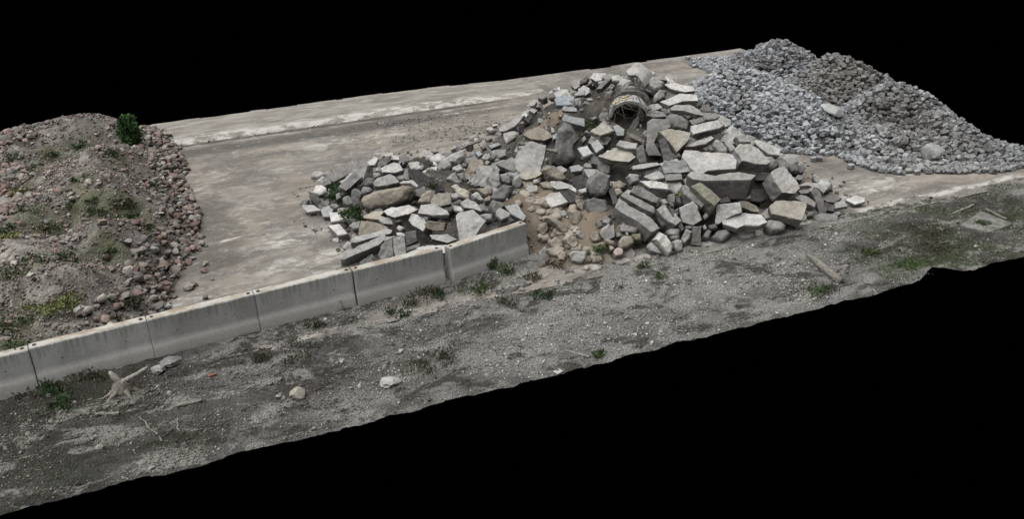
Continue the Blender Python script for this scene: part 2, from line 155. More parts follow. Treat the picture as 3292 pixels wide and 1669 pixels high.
 ('M','g',[13.17,20.58,2.16],[-0.054,-0.482,0.875],15,'arched grey beam spanning a gap on the right shoulder',[-42,5,-6,-3,20,-21,39,-27,39,-8,17,17,-25,22,-42,15]),
 ('S','g',[12.48,21.09,2.2],[-0.177,-0.451,0.875],10,'-',[-18,-4,3,-11,23,-3,13,12,-20,6]),
 ('S','g',[12.36,20.81,2.1],[-0.137,-0.465,0.875],10,'-',[-22,-4,-9,-11,33,-12,25,4,-4,17,-23,7]),
 ('S','g',[11.94,20.0,1.79],[-0.498,-0.675,0.545],27,'large flat panel with curved end right of the pipe',[-24,-41,-15,-53,17,-51,-5,-18,6,11,34,25,27,47,-14,46,-26,35]),
 ('B','g',[12.78,20.35,1.97],[-0.231,-0.786,0.574],50,'rounded stone block under the arched grey beam',[-27,-7,-13,-23,26,-31,35,-1,16,19,-11,26,-26,17]),
 ('S','y',[12.24,19.55,1.81],[-0.119,-0.59,0.799],44,'yellowish slab with a folded edge left of the big flat slab',[-29,10,-18,-13,-9,-43,21,-20,35,-6,44,13,-3,33,-40,26]),
 ('S','d',[11.8,19.35,1.62],[-0.599,-0.68,0.423],27,'dark brown slab standing below the yellowish slab',[-10,-1,0,-29,31,-23,-3,29,-18,24]),
 ('M','w',[13.28,19.85,1.87],[-0.28,-0.564,0.777],29,'long rounded light block on the right shoulder',[-36,-11,-31,-23,39,-4,47,3,35,21,-18,11,-36,4]),
 ('S','g',[13.26,20.18,1.95],[-0.177,-0.451,0.875],10,'-',[-13,-14,20,0,15,12,-21,3]),
 ('S','g',[13.86,20.43,1.93],[-0.137,-0.465,0.875],11,'-',[-21,-13,8,-12,23,-4,16,11,-26,17]),
 ('K','d',[11.29,19.66,1.48],[-0.472,-0.774,0.423],35,'-',[-10,-8,-1,-22,17,-19,7,29,-12,19]),
 ('S','w',[11.12,20.05,1.66],[-0.092,-0.312,0.946],10,'thin white slab with a dark mark in the middle of the slope',[-4,-13,20,-17,28,4,-14,22,-29,3]),
 ('S','y',[10.86,19.91,1.45],[-0.119,-0.303,0.946],17,'broad flat weathered slab in the hollow of the slope',[-24,-16,19,-25,37,-7,30,9,-6,37,-57,2]),
 ('M','g',[11.1,19.07,1.4],[-0.216,-0.434,0.875],10,'narrow grey beam below the broad weathered slab',[-31,-10,-7,-9,40,4,31,14,-34,1]),
 ('K','w',[11.08,18.55,1.31],[-0.148,-0.379,0.914],12,'small pointed white slab on the lower light slab',[-6,-14,26,-7,11,22,-31,-1]),
 ('K','w',[10.95,18.27,1.21],[-0.115,-0.39,0.914],11,'large light block under the small pointed slab',[-18,-10,27,-20,28,-2,3,14,-39,17]),
 ('K','g',[11.44,18.3,1.31],[-0.23,-0.586,0.777],12,'-',[-19,-10,22,-8,20,8,-23,10]),
 ('K','b',[10.14,20.48,1.53],[-0.295,-0.281,0.914],15,'blue grey paving block right of the tall dark stone',[4,-24,23,-6,-1,22,-25,8]),
 ('K','b',[10.51,20.53,1.59],[-0.332,-0.45,0.829],23,'flat dark paver beside the blue grey paving block',[1,-24,19,-4,-2,23,-18,5]),
 ('K','b',[11.46,23.47,2.16],[-0.177,-0.451,0.875],10,'-',[-12,-11,14,-8,16,10,1,11,-18,-2]),
 ('B','g',[12.06,24.39,2.25],[-0.343,-0.875,0.342],42,'pointed stone standing at the far left of the crest',[9,-11,15,4,5,20,-13,3,-16,-15]),
 ('B','g',[11.12,22.83,2.1],[-0.299,-0.763,0.574],42,'-',[-10,-10,3,-18,12,-2,8,17,-12,13]),
 ('S','g',[11.22,21.55,2.03],[-0.599,-0.68,0.423],19,'brownish triangular slab below the pipe on its left',[-8,-15,21,-23,7,18,-5,23,-14,-2]),
 ('S','d',[11.76,20.88,1.86],[-0.621,-0.705,0.342],19,'brown slab leaning below the right side of the pipe',[-7,-28,15,7,12,28,-1,14,-19,-22]),
 ('S','d',[12.1,21.09,2.1],[-0.108,-0.96,0.259],16,'narrow upright slab right of the pipe mouth',[3,-24,10,19,-3,20,-11,-15]),
 ('S','g',[12.67,21.99,2.74],[-0.015,-0.629,0.777],16,'-',[-10,1,5,-15,11,-12,3,11,-9,15]),
 ('S','g',[11.84,22.8,2.53],[-0.373,-0.507,0.777],23,'stack of thin grey slabs left of the pipe',[-2,-17,23,20,5,16,-8,1,-18,-20]),
 ('B','g',[12.89,21.46,2.4],[-0.316,-0.806,0.5],50,'-',[13,-11,21,11,0,22,-16,2,-18,-23]),
 ('B','g',[11.6,22.04,2.39],[-0.316,-0.806,0.5],42,'-',[-9,-13,9,-17,14,16,-4,14,-10,-1]),
 ('P','d',[11.54,20.34,1.71],[-0.072,-0.639,0.766],5,'dark brown board in the hollow below the pipe',[-15,3,18,-19,24,-13,-11,16,-17,13]),
 ('B','g',[10.72,18.96,1.2],[-0.151,-0.751,0.643],35,'rounded grey stone right of the lichen spotted boulder',[-7,-14,14,-13,18,5,-8,15,-17,7]),
 ('B','t',[10.33,19.01,1.07],[-0.258,-0.658,0.707],35,'-',[-16,-11,7,-16,24,2,3,18,-17,7]),
 ('P','t',[9.47,21.05,1.49],[-0.182,-0.466,0.866],5,'short brown plank beside the bright white slab',[15,-9,16,2,-15,7,-16,0]),
 ('K','w',[9.72,20.07,1.26],[-0.182,-0.466,0.866],22,'-',[-10,-11,15,-4,8,9,-13,5]),
 ('B','g',[12.7,20.86,2.12],[-0.258,-0.658,0.707],27,'-',[-4,-12,14,-7,2,10,-13,9]),
 ('B','g',[11.16,22.42,2.18],[-0.258,-0.658,0.707],35,'-',[8,-9,12,4,-6,9,-14,-4]),
 ('B','g',[11.26,22.46,2.26],[-0.258,-0.658,0.707],35,'-',[-5,-10,17,-5,8,10,-20,5]),
 ('B','g',[10.98,21.66,1.97],[-0.258,-0.658,0.707],35,'-',[-5,-10,13,-1,7,11,-15,0]),
 ('B','g',[11.81,22.23,2.59],[-0.258,-0.658,0.707],35,'-',[1,-15,13,6,-1,15,-13,-6]),
 ('B','t',[10.39,21.05,1.65],[-0.258,-0.658,0.707],35,'-',[-5,-14,10,-2,3,14,-8,2]),
 ('B','w',[10.7,20.24,1.46],[-0.258,-0.658,0.707],27,'-',[2,-5,13,4,-4,8,-12,-7]),
 ('B','g',[10.76,21.34,1.79],[-0.258,-0.658,0.707],35,'-',[-10,-4,11,-7,12,7,-13,4]),
 ('B','t',[10.59,22.89,1.79],[-0.258,-0.658,0.707],35,'-',[-6,-7,7,-6,7,7,-8,6]),
 ('B','g',[11.84,20.39,1.73],[-0.316,-0.806,0.5],35,'-',[-3,-11,8,-7,5,14,-9,4]),
 ('B','d',[11.61,20.28,1.63],[-0.316,-0.806,0.5],42,'-',[10,-11,22,-17,-9,17,-23,11]),
 ('B','g',[12.67,19.61,1.63],[-0.279,-0.713,0.643],50,'-',[-10,-14,15,-4,10,11,-15,8]),
 ('S','d',[10.73,18.57,1.03],[-0.299,-0.763,0.574],60,'-',[-4,-4,15,-11,3,6,-14,10]),
 ('B','g',[10.98,17.93,0.88],[-0.279,-0.713,0.643],35,'-',[-6,-9,12,-6,5,11,-11,5]),
 ('B','g',[11.21,17.96,0.96],[-0.279,-0.713,0.643],35,'-',[-8,-8,8,-11,9,8,-9,11]),
 ('B','t',[10.19,18.82,0.96],[-0.279,-0.713,0.643],35,'-',[-6,-13,14,-3,6,11,-14,5]),
 ('B','g',[12.07,20.51,1.79],[-0.279,-0.713,0.643],35,'-',[-6,-11,8,-8,6,11,-8,8]),
 ('S','w',[12.4,18.25,1.56],[-0.115,-0.39,0.914],38,'huge flat slab with pitted top on the lower right of the pile',[-51,-16,-38,-46,-12,-32,58,-32,70,1,63,23,26,31,-52,47,-64,24]),
 ('S','g',[12.29,17.73,1.37],[-0.113,-0.288,0.951],60,'thick shadowed slab directly under the huge flat slab',[-60,-9,-32,-16,78,-19,93,-3,53,12,-2,5,-58,21,-72,9]),
 ('K','w',[13.76,18.39,1.48],[0.038,-0.601,0.799],39,'large light boulder block right of the huge flat slab',[-39,-11,-7,-29,22,-37,38,-33,28,15,15,31,-15,39,-42,24]),
 ('M','g',[12.85,19.34,1.68],[-0.321,-0.364,0.875],16,'flat beam resting above the huge flat slab',[-20,-19,14,-6,33,17,24,25,-8,4,-42,-21]),
 ('B','g',[13.39,19.21,1.5],[-0.079,-0.703,0.707],50,'smooth oval boulder sitting on the huge flat slab',[-11,-18,10,-22,21,-10,8,18,-5,26,-22,7]),
 ('B','g',[13.66,19.22,1.48],[-0.14,-0.693,0.707],42,'lumpy stone right of the smooth oval boulder',[-13,1,-1,-21,18,-12,9,16,-13,16]),
 ('B','g',[13.17,19.33,1.47],[-0.258,-0.658,0.707],35,'-',[-5,-11,14,-6,2,15,-11,2]),
 ('B','g',[14.18,19.41,1.54],[-0.258,-0.658,0.707],42,'-',[-10,-13,24,-14,19,1,-13,18,-21,9]),
 ('K','b',[11.61,18.54,1.45],[-0.393,-0.791,0.469],50,'rectangular bluish block left of the huge flat slab',[-27,-15,11,-15,46,-10,26,18,-25,17,-32,6]),
 ('M','g',[10.56,18.14,1.06],[-0.014,-0.559,0.829],27,'uppermost of three parallel grey beams sloping to the right',[-18,-1,10,-24,21,-29,33,-17,1,25,-14,31,-32,16]),
 ('M','g',[10.31,17.96,0.96],[-0.014,-0.559,0.829],34,'middle one of three parallel grey beams sloping to the right',[-15,2,11,-26,26,-36,33,-21,4,14,-23,39,-37,29]),
 ('M','w',[10.02,17.59,0.83],[-0.015,-0.602,0.799],49,'lowest and longest of three parallel beams sloping to the right',[-32,15,0,-18,20,-51,45,-44,30,-9,1,24,-23,52,-42,32]),
 ('M','g',[10.85,17.48,0.74],[-0.014,-0.559,0.829],32,'grey brown beam leaning right of the three parallel beams',[-11,-18,4,-32,24,-25,11,22,-2,31,-26,22]),
 ('M','d',[11.0,17.38,0.63],[0.193,-0.796,0.574],22,'-',[-10,-2,2,-31,10,-29,5,24,-7,39]),
 ('B','w',[10.45,16.91,0.29],[-0.091,-0.814,0.574],50,'pointed light stone standing at the front foot of the slope',[-15,-9,-1,-33,13,-28,22,-5,12,24,-2,32,-28,18]),
 ('B','g',[10.21,17.0,0.16],[-0.399,-0.654,0.643],35,'grey stone left of the pointed light stone',[-11,-6,22,-13,20,-8,-11,19,-20,8]),
 ('B','g',[10.81,16.96,0.17],[-0.299,-0.763,0.574],35,'small block right of the pointed light stone',[-8,-20,11,-15,11,11,0,16,-13,8]),
 ('K','w',[11.4,17.39,0.69],[-0.309,-0.79,0.53],50,'squat light block in the middle of the front slope',[-23,-20,3,-29,25,-16,16,18,7,30,-27,16]),
 ('S','g',[11.59,17.66,1.02],[-0.015,-0.602,0.799],40,'long slab left of the greenish brown beam',[-19,8,-5,-15,9,-36,25,-26,11,3,-4,34,-17,32]),
 ('M','o',[11.86,17.48,1.1],[-0.014,-0.559,0.829],40,'greenish brown square beam sloping down below the huge slab',[-14,-12,3,-41,30,-24,12,12,-2,37,-31,27]),
 ('K','w',[12.25,17.17,0.61],[-0.514,-0.697,0.5],58,'large upright rectangular block in front of the dark hollow',[-21,-28,12,-5,34,6,29,31,-27,20,-27,-25]),
 ('S','t',[12.97,17.3,0.62],[-0.07,-0.625,0.777],20,'brown slab behind the large upright rectangular block',[-22,3,2,-15,21,-20,21,-3,-1,16,-21,18]),
 ('S','w',[12.54,16.93,0.46],[-0.181,-0.364,0.914],18,'light block with a dark band across it at the front foot',[-48,-10,-16,-24,3,-14,34,-16,58,-4,47,21,4,27,-34,19,-49,0]),
 ('B','g',[11.98,17.0,0.19],[-0.286,-0.576,0.766],35,'flat topped boulder left of the block with the dark band',[-18,-12,3,-19,27,5,20,18,-7,13,-24,-5]),
 ('B','g',[12.69,16.9,0.07],[-0.234,-0.598,0.766],35,'flat stone in front of the block with the dark band',[-18,-9,3,-14,24,-4,25,14,-3,14,-30,0]),
 ('K','g',[11.4,17.06,0.25],[-0.179,-0.888,0.423],35,'narrow upright block between two boulders at the foot',[5,-26,7,1,13,22,-7,23,-19,-20]),
 ('B','g',[11.09,17.07,0.28],[-0.486,-0.659,0.574],38,'leaning boulder left of the narrow upright block',[-5,-24,10,-5,13,16,-3,22,-16,-9]),
 ('B','g',[11.69,17.08,0.23],[-0.287,-0.734,0.616],35,'-',[1,-13,11,8,2,14,-14,-9]),
 ('B','g',[11.32,17.3,0.4],[-0.258,-0.658,0.707],27,'-',[-11,-6,12,-6,13,8,-14,4]),
 ('B','g',[11.79,17.38,0.56],[-0.258,-0.658,0.707],27,'-',[-2,-11,8,0,4,11,-10,0]),
 ('B','g',[10.84,17.29,0.39],[-0.258,-0.658,0.707],35,'-',[-12,-9,13,-11,21,5,-4,12,-17,3]),
 ('B','g',[10.81,17.14,0.29],[-0.258,-0.658,0.707],27,'-',[-7,-6,9,-5,13,6,-14,6]),
 ('B','g',[11.19,17.93,0.94],[-0.258,-0.658,0.707],35,'-',[-10,-11,8,-15,12,13,-9,13]),
 ('B','g',[10.97,17.91,0.88],[-0.258,-0.658,0.707],35,'-',[-3,-10,11,-3,2,10,-10,4]),
 ('B','g',[9.8,17.59,0.53],[-0.299,-0.763,0.574],50,'-',[-20,-9,-2,-10,22,-11,26,-1,-6,19,-19,12]),
 ('B','m',[9.95,17.37,0.38],[-0.258,-0.658,0.707],42,'-',[-7,-8,12,-11,10,13,-16,6]),
 ('B','t',[9.56,17.23,0.39],[-0.258,-0.658,0.707],50,'largest tan boulder at the foot left of the three beams',[-16,-16,5,-17,25,-1,14,16,-7,17,-21,0]),
 ('B','t',[9.23,17.29,0.29],[-0.258,-0.658,0.707],27,'-',[-4,-11,9,-5,3,8,-9,9]),
 ('B','t',[9.27,17.39,0.37],[-0.258,-0.658,0.707],27,'-',[-5,-5,10,-8,11,2,-16,11]),
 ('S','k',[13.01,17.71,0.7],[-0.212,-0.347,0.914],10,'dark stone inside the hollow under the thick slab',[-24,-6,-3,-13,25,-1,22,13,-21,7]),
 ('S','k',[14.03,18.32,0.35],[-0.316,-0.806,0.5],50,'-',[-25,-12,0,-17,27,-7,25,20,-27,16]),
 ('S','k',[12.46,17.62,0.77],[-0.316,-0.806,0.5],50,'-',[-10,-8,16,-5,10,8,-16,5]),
 ('B','g',[11.87,17.15,0.36],[-0.279,-0.713,0.643],35,'-',[-9,-7,13,-4,8,8,-12,3]),
 ('B','g',[11.65,17.19,0.37],[-0.279,-0.713,0.643],35,'-',[-4,-9,7,-6,4,9,-6,5]),
 ('B','d',[10.69,17.54,0.57],[-0.279,-0.713,0.643],35,'-',[1,-18,14,-9,0,15,-15,12]),
 ('B','g',[11.16,17.63,0.68],[-0.316,-0.806,0.5],35,'-',[-5,-13,7,-7,5,13,-7,7]),
 ('B','d',[11.09,17.76,0.84],[-0.234,-0.598,0.766],27,'-',[-4,-4,6,-8,3,3,-5,10]),
 ('B','d',[11.33,17.88,0.89],[-0.279,-0.713,0.643],50,'-',[-6,-10,8,-14,7,10,-9,14]),
 ('B','g',[9.73,17.48,0.48],[-0.279,-0.713,0.643],35,'-',[-4,-8,7,-6,3,9,-5,5]),
 ('B','g',[9.55,17.5,0.47],[-0.279,-0.713,0.643],35,'-',[-8,-7,8,-5,7,7,-8,6]),
 ('S','w',[14.25,17.67,0.96],[0.041,-0.655,0.755],49,'big smooth slab leaning at the right end of the dark hollow',[-31,2,-26,-31,7,-42,30,-30,29,2,20,35,0,37,-29,27]),
 ('K','y',[13.83,16.84,0.54],[-0.128,-0.436,0.891],26,'large square block with yellow lichen at the right front foot',[-48,-8,-16,-21,17,-35,28,-21,47,14,45,24,-25,32,-48,15]),
 ('B','g',[13.37,16.74,0.27],[-0.258,-0.658,0.707],42,'rounded boulder between the banded block and the yellow lichen block',[-15,-19,19,-13,27,0,14,16,-19,17,-27,-2]),
 ('M','g',[14.65,17.29,0.47],[-0.014,-0.559,0.829],21,'curved stone arching over the right side of the lichen block',[-17,5,1,-12,13,-25,24,-12,12,8,-4,20,-29,16]),
 ('K','g',[15.07,17.37,0.41],[-0.174,-0.866,0.469],31,'elongated stone standing upright near the right end',[-6,-5,-1,-38,20,-34,8,21,-5,33,-16,22]),
 ('S','w',[15.28,17.75,0.57],[-0.148,-0.379,0.914],14,'pale slab with a rounded end behind the upright stone',[-17,6,6,-6,16,-24,31,-7,32,8,-20,20,-47,4]),
 ('K','g',[14.89,17.64,0.55],[-0.204,-0.521,0.829],10,'-',[-13,-7,15,-4,16,8,-18,3]),
 ('B','g',[15.09,16.95,0.09],[-0.188,-0.379,0.906],25,'flat oval stone on the ground at the right front',[-22,-18,24,-16,30,2,26,17,-20,16,-38,-1]),
 ('K','w',[15.58,17.11,0.27],[-0.17,-0.278,0.946],10,'small white topped cube near the right tip of the rubble',[-14,-17,18,-7,11,17,-15,7]),
 ('S','d',[15.48,17.35,0.34],[-0.119,-0.303,0.946],10,'dark flat slab behind the small white topped cube',[-13,-9,6,-14,29,3,-2,20,-20,0]),
 ('K','d',[15.33,17.19,0.2],[-0.299,-0.763,0.574],27,'-',[-12,-7,12,-12,13,6,-13,13]),
 ('K','w',[16.3,17.32,0.19],[-0.215,-0.244,0.946],10,'rightmost rubble block,pale top with a dark streak',[-5,-21,20,-5,20,14,-5,18,-30,-6]),
 ('B','g',[14.38,18.3,1.14],[-0.151,-0.751,0.643],50,'rounded stone above the top of the big smooth leaning slab',[-15,-14,-1,-16,17,-2,16,11,-1,16,-17,4]),
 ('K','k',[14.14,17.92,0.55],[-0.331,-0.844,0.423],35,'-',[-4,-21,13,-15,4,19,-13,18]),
 ('B','g',[13.35,17.1,0.38],[-0.258,-0.658,0.707],35,'-',[-7,-10,10,-9,12,12,-14,6]),
 ('B','g',[14.7,17.14,0.17],[-0.258,-0.658,0.707],35,'-',[7,-8,14,10,-5,8,-17,-10]),
 ('K','d',[14.07,18.31,0.86],[-0.265,-0.901,0.342],58,'dark block wedged under the large light boulder block',[-18,-9,21,-8,18,10,-21,8]),
 ('S','w',[14.91,19.29,1.21],[-0.054,-0.482,0.875],24,'pale slab at the right edge of the pile facing the cobbles',[-18,-2,-8,-22,20,-31,32,-13,23,4,-18,35,-31,28]),
 ('B','g',[15.44,16.98,0.09],[-0.258,-0.658,0.707],22,'-',[-6,-7,8,-4,6,7,-8,4]),
 ('S','w',[9.96,25.19,0.99],[-0.492,-0.393,0.777],38,'long pale split stone lying on the upper left ridge',[-24,-28,-7,-27,19,-4,28,16,34,40,9,28,-27,-6,-31,-20]),
 ('S','t',[9.73,22.56,1.46],[-0.253,-0.449,0.857],22,'broad sandy brown slab above the big bright white slab',[-17,-18,20,-23,43,-9,26,14,-1,27,-30,11,-41,-2]),
 ('C','a',[10.35,24.62,1.29],[-0.279,-0.713,0.643],15,'dark square chunk at the top of the upper left ridge',[-2,-18,15,6,2,16,-15,-4]),
 ('K','b',[10.65,25.0,1.37],[-0.234,-0.598,0.766],19,'-',[3,-11,14,1,-5,10,-12,1]),
 ('B','t',[10.13,24.58,1.19],[-0.258,-0.658,0.707],27,'-',[-1,-9,10,0,0,10,-10,0]),
 ('K','a',[9.85,24.01,1.17],[-0.316,-0.806,0.5],27,'-',[-8,-9,7,-10,9,10,-8,9]),
 ('B','g',[10.06,22.75,1.56],[-0.299,-0.763,0.574],19,'-',[-1,-11,9,-8,0,15,-9,5]),
 ('K','b',[10.02,22.21,1.63],[-0.204,-0.521,0.829],10,'-',[-2,-11,6,-8,3,9,-6,10]),
 ('K','B',[9.93,21.63,1.6],[-0.234,-0.598,0.766],22,'-',[-5,-10,6,-6,5,9,-7,7]),
 ('K','b',[9.88,21.78,1.57],[-0.234,-0.598,0.766],22,'-',[-4,-7,5,-5,5,6,-6,6]),
 ('P','g',[8.66,25.11,0.61],[-0.34,-0.462,0.819],6,'thin board edge half buried at the back of the left ridge',[-27,-23,-10,-8,31,14,32,23,6,14,-32,-19]),
 ('B','g',[8.42,23.18,0.81],[-0.258,-0.658,0.707],35,'-',[-7,-9,8,-9,12,1,0,16,-13,1]),
 ('P','t',[8.66,23.47,0.83],[-0.279,-0.713,0.643],5,'-',[7,-22,14,-16,-7,20,-14,19]),
 ('K','b',[9.0,24.0,0.84],[-0.234,-0.598,0.766],19,'-',[-11,-12,20,1,11,9,-20,2]),
 ('B','g',[8.85,24.34,0.76],[-0.234,-0.598,0.766],22,'-',[-10,-16,16,2,12,14,-19,-1]),
 ('K','B',[8.42,23.75,0.75],[-0.204,-0.521,0.829],10,'-',[0,-11,10,-3,1,10,-12,4]),
 ('B','g',[8.34,24.05,0.68],[-0.258,-0.658,0.707],27,'-',[-5,-13,8,-10,5,15,-8,8]),
 ('B','g',[8.22,22.55,0.89],[-0.258,-0.658,0.707],22,'-',[-2,-11,12,2,1,10,-11,-1]),
 ('B','g',[7.88,23.14,0.79],[-0.258,-0.658,0.707],27,'-',[-2,-11,11,-4,2,10,-11,6]),
 ('B','g',[9.36,22.79,1.19],[-0.258,-0.658,0.707],22,'-',[-4,-7,11,-5,5,9,-12,2]),
 ('K','w',[9.94,26.38,0.66],[-0.182,-0.466,0.866],11,'-',[-8,-5,9,-3,10,7,-11,2]),
 ('B','w',[7.66,25.51,0.43],[-0.234,-0.598,0.766],19,'-',[-2,-10,14,-2,-2,11,-9,1]),
 ('K','b',[10.26,23.54,1.51],[-0.258,-0.658,0.707],27,'-',[-7,-8,9,-8,6,10,-9,6]),
 ('B','g',[8.48,22.53,0.92],[-0.258,-0.658,0.707],27,'-',[-1,-6,14,0,-1,7,-13,-2]),
 ('B','g',[9.19,22.55,1.17],[-0.258,-0.658,0.707],27,'-',[-3,-10,9,-4,3,10,-9,4]),
 ('K','d',[8.88,22.09,1.15],[-0.299,-0.763,0.574],27,'-',[-2,-8,6,-2,4,10,-8,1]),
]
WALLP=[[-2.83, 16.98], [-0.8, 17.21], [1.22, 17.06], [3.29, 17.44], [5.39, 17.81]]
WALLE=[[5.54, 17.76], [7.62, 18.33]]
YR=[[24.24, 32.61], [23.94, 30.73], [23.42, 28.09], [23.85, 26.84], [23.1, 23.95], [22.8, 22.52], [22.24, 20.44], [22.13, 18.41], [22.57, 17.98], [23.22, 18.15]]
MWEED=[[-2.07, 29.42, 0.94], [-2.88, 29.08, 0.87], [-3.25, 27.97, 0.89], [-1.88, 24.67, 1.41], [-1.12, 26.51, 1.45], [-2.18, 23.77, 1.09], [-1.67, 23.58, 1.21], [-3.06, 23.87, 1.11], [-0.93, 23.09, 1.15], [-0.32, 25.59, 0.67], [-0.52, 22.05, 0.86], [-2.73, 23.06, 0.85], [-3.55, 22.79, 1.09], [-3.54, 26.57, 0.76], [-3.03, 20.34, 1.1], [-2.33, 20.27, 1.11], [-1.32, 20.6, 1.0], [-1.52, 23.18, 1.05], [-0.88, 22.8, 0.89], [-3.15, 18.32, 0.87], [-3.15, 17.53, 0.75], [-1.12, 18.91, 0.47], [-1.47, 18.23, 0.44], [-3.92, 28.74, 1.06]]
MYEL=[[-2.4, 18.51, 1.0], [-2.22, 18.38, 0.92], [-2.6, 18.41, 0.95], [-3.54, 22.43, 1.03], [-3.55, 26.54, 0.76]]
BUSH=[[-0.63, 29.4, 0.81]]
RWEED=[[4.45, 24.08, 0.67], [4.26, 23.68, 0.58], [4.32, 23.09, 0.6], [4.07, 23.24, 0.43], [4.17, 21.62, 0.46], [4.15, 21.34, 0.44], [6.24, 21.3, 0.95], [11.35, 17.96, 0.94], [9.35, 17.09, 0.08], [9.0, 17.41, 0.2], [8.89, 17.38, 0.15], [9.76, 15.92, 0.0], [9.71, 16.62, 0.0], [10.77, 21.32, 1.78], [10.74, 21.54, 1.83]]
GWEED=[[6.73, 17.59], [6.55, 17.95], [7.2, 17.14], [5.0, 17.23], [5.77, 17.21], [4.08, 16.9], [4.49, 17.1], [3.0, 17.62], [1.84, 16.2], [4.25, 14.79], [7.02, 16.31], [6.29, 16.32], [2.32, 17.02], [-2.21, 16.95], [-2.49, 16.22], [-2.88, 16.68], [14.91, 13.91], [16.63, 15.14], [16.1, 14.37], [14.6, 14.9], [12.44, 13.86], [18.12, 15.07], [7.99, 17.52], [6.94, 13.54], [1.14, 16.31], [-2.68, 16.73], [-1.87, 16.87], [4.89, 17.45], [3.74, 14.59]]
SAND=[[8.55, 19.02, 0.81], [8.5, 17.82, 0.25], [9.02, 18.27, 0.58], [8.32, 19.44, 0.91]]
SANDG=[[8.19, 17.61], [8.08, 16.97], [7.77, 17.13]]
DIRT=[[6.81, 22.23, 0.98], [6.62, 23.37, 0.99], [6.85, 21.41, 0.92], [10.48, 22.43, 1.8], [10.54, 23.35, 1.67], [11.52, 21.87, 2.24], [11.18, 22.37, 2.16], [9.83, 23.44, 1.28], [11.73, 20.69, 1.75]]
ITEMS={'log': [[13.28, 15.44], [13.18, 14.9], [13.11, 14.49], [13.06, 14.04]], 'stump': [[-1.39, 16.2]], 'rock': [[1.51, 14.64]], 'plank': [[-0.53, 15.24], [-0.09, 15.2]], 'rod': [[6.52, 13.98], [6.8, 13.57]], 'tile': [[6.07, 13.36]], 'brick': [[0.17, 16.01]], 'branch': [[-1.87, 15.57], [-1.48, 15.43]], 'peb': [[-0.75, 16.62], [-0.49, 16.83], [-1.05, 13.55], [-1.18, 13.77], [-1.8, 14.48], [3.14, 14.36], [3.62, 15.3], [2.53, 15.5], [1.4, 16.51], [1.19, 14.77]], 'st1': [[-1.13, 15.14], [-0.84, 14.27]], 'st2': [[-0.55, 14.83], [-0.54, 14.39]], 'st3': [[8.11, 14.67], [8.25, 14.53]], 'base': [[17.6, 15.22], [18.74, 15.66], [18.78, 14.73], [17.82, 14.6]], 'set': [[21.18, 33.17], [15.08, 21.71], [15.45, 21.75], [15.37, 20.97], [15.87, 21.06], [17.54, 20.57], [17.72, 20.55], [18.06, 19.6]], 'mstr': [[0.64, 28.16], [0.11, 20.05], [0.23, 20.17], [-0.23, 19.74], [0.58, 23.37], [0.62, 22.93], [0.46, 24.16]], 'sticks': [[17.99, 15.84], [18.85, 15.99], [18.95, 15.7], [18.88, 15.04]]}
SHARD=(12.30,22.65,2.17)
PIPE=[(11.75,21.1,2.0),(0,0,-0.45),(12.35,22.3,2.35),(0.25,0.1,-1.0)]
POST=[[10.39, 23.11, 1.43], [10.09, 23.23, 2.12]]
SUN=(5.3,105,22,-95)
CONES=[(17.93, 25.23, 1.75, 1.0), (17.9, 26.38, 1.15, 0.9), (18.34, 24.6, 1.6, 1.0), (18.6, 23.29, 1.45, 1.0), (18.96, 22.45, 1.05, 0.95), (18.42, 22.64, 0.6, 0.7), (22.14, 28.53, 1.5, 1.05), (22.13, 30.17, 0.8, 0.9), (22.77, 28.37, 1.15, 1.2), (21.67, 31.88, 0.2, 0.5), (22.25, 25.4, 1.6, 1.05), (22.4, 24.57, 1.45, 1.1), (21.37, 21.71, 1.5, 1.05), (21.87, 21.54, 1.3, 1.15), (20.0, 20.47, 0.7, 0.8), (19.85, 21.47, 0.7, 0.8), (21.68, 20.16, 0.95, 1.0), (21.92, 19.35, 0.6, 0.9), (22.27, 18.69, 0.35, 0.7), (20.64, 19.2, 0.3, 0.5), (19.59, 19.62, 0.28, 0.5), (21.53, 18.59, 0.22, 0.45), (22.65, 18.28, 0.1, 0.5)]
CAVE=[[12.75, 17.58, 0.86], [13.89, 18.31, 0.3], [12.27, 17.54, 0.81]]
# ------------------------------------------------------------------ helpers
class Surf:                                  # smooth height field through measured points
    def __init__(s, pts, lam=.02):
        P = np.array(pts, float); s.x = P[:, :2]; n = len(P)
        A = np.hstack([np.ones((n, 1)), s.x]); K = s.k(s.x, s.x) + lam*np.eye(n)
        L = np.vstack([np.hstack([K, A]), np.hstack([A.T, np.zeros((3, 3))])])
        s.w = np.linalg.solve(L, np.concatenate([P[:, 2], np.zeros(3)]))
    def k(s, a, b):
        d = ((a[:, None]-b[None])**2).sum(2)+1e-12
        return .5*d*np.log(d)
    def __call__(s, q):
        q = np.atleast_2d(np.array(q, float)); o = []
        for i in range(0, len(q), 20000):
            c = q[i:i+20000]; o.append(s.k(c, s.x)@s.w[:-3]+s.w[-3]+c@s.w[-2:])
        return np.concatenate(o)
    def n(s, x, y, e=.15):
        a = s([[x+e, y], [x-e, y], [x, y+e], [x, y-e]])
        return Vector((-(a[0]-a[1])/(2*e), -(a[2]-a[3])/(2*e), 1)).normalized()
class Cones(Surf):                           # tipped heaps: rounded cones melted together
    def __init__(s, c): s.c = c
    def __call__(s, q):
        q = np.atleast_2d(np.array(q, float)); o = np.array([z-k*(np.sqrt((q[:, 0]-u)**2+(q[:, 1]-v)**2+.81)-.9) for u, v, z, k in s.c])
        return np.log(np.exp(18*o).sum(0)+1e-30)/18
HR, HS, HM = Surf(RUB), Cones(CONES), Surf(MND)
CP = np.array([0, 0, CAM['H']]); CF = np.array(CAM['fwd']); CR = np.array(CAM['right']); CU = np.array(CAM['up'])
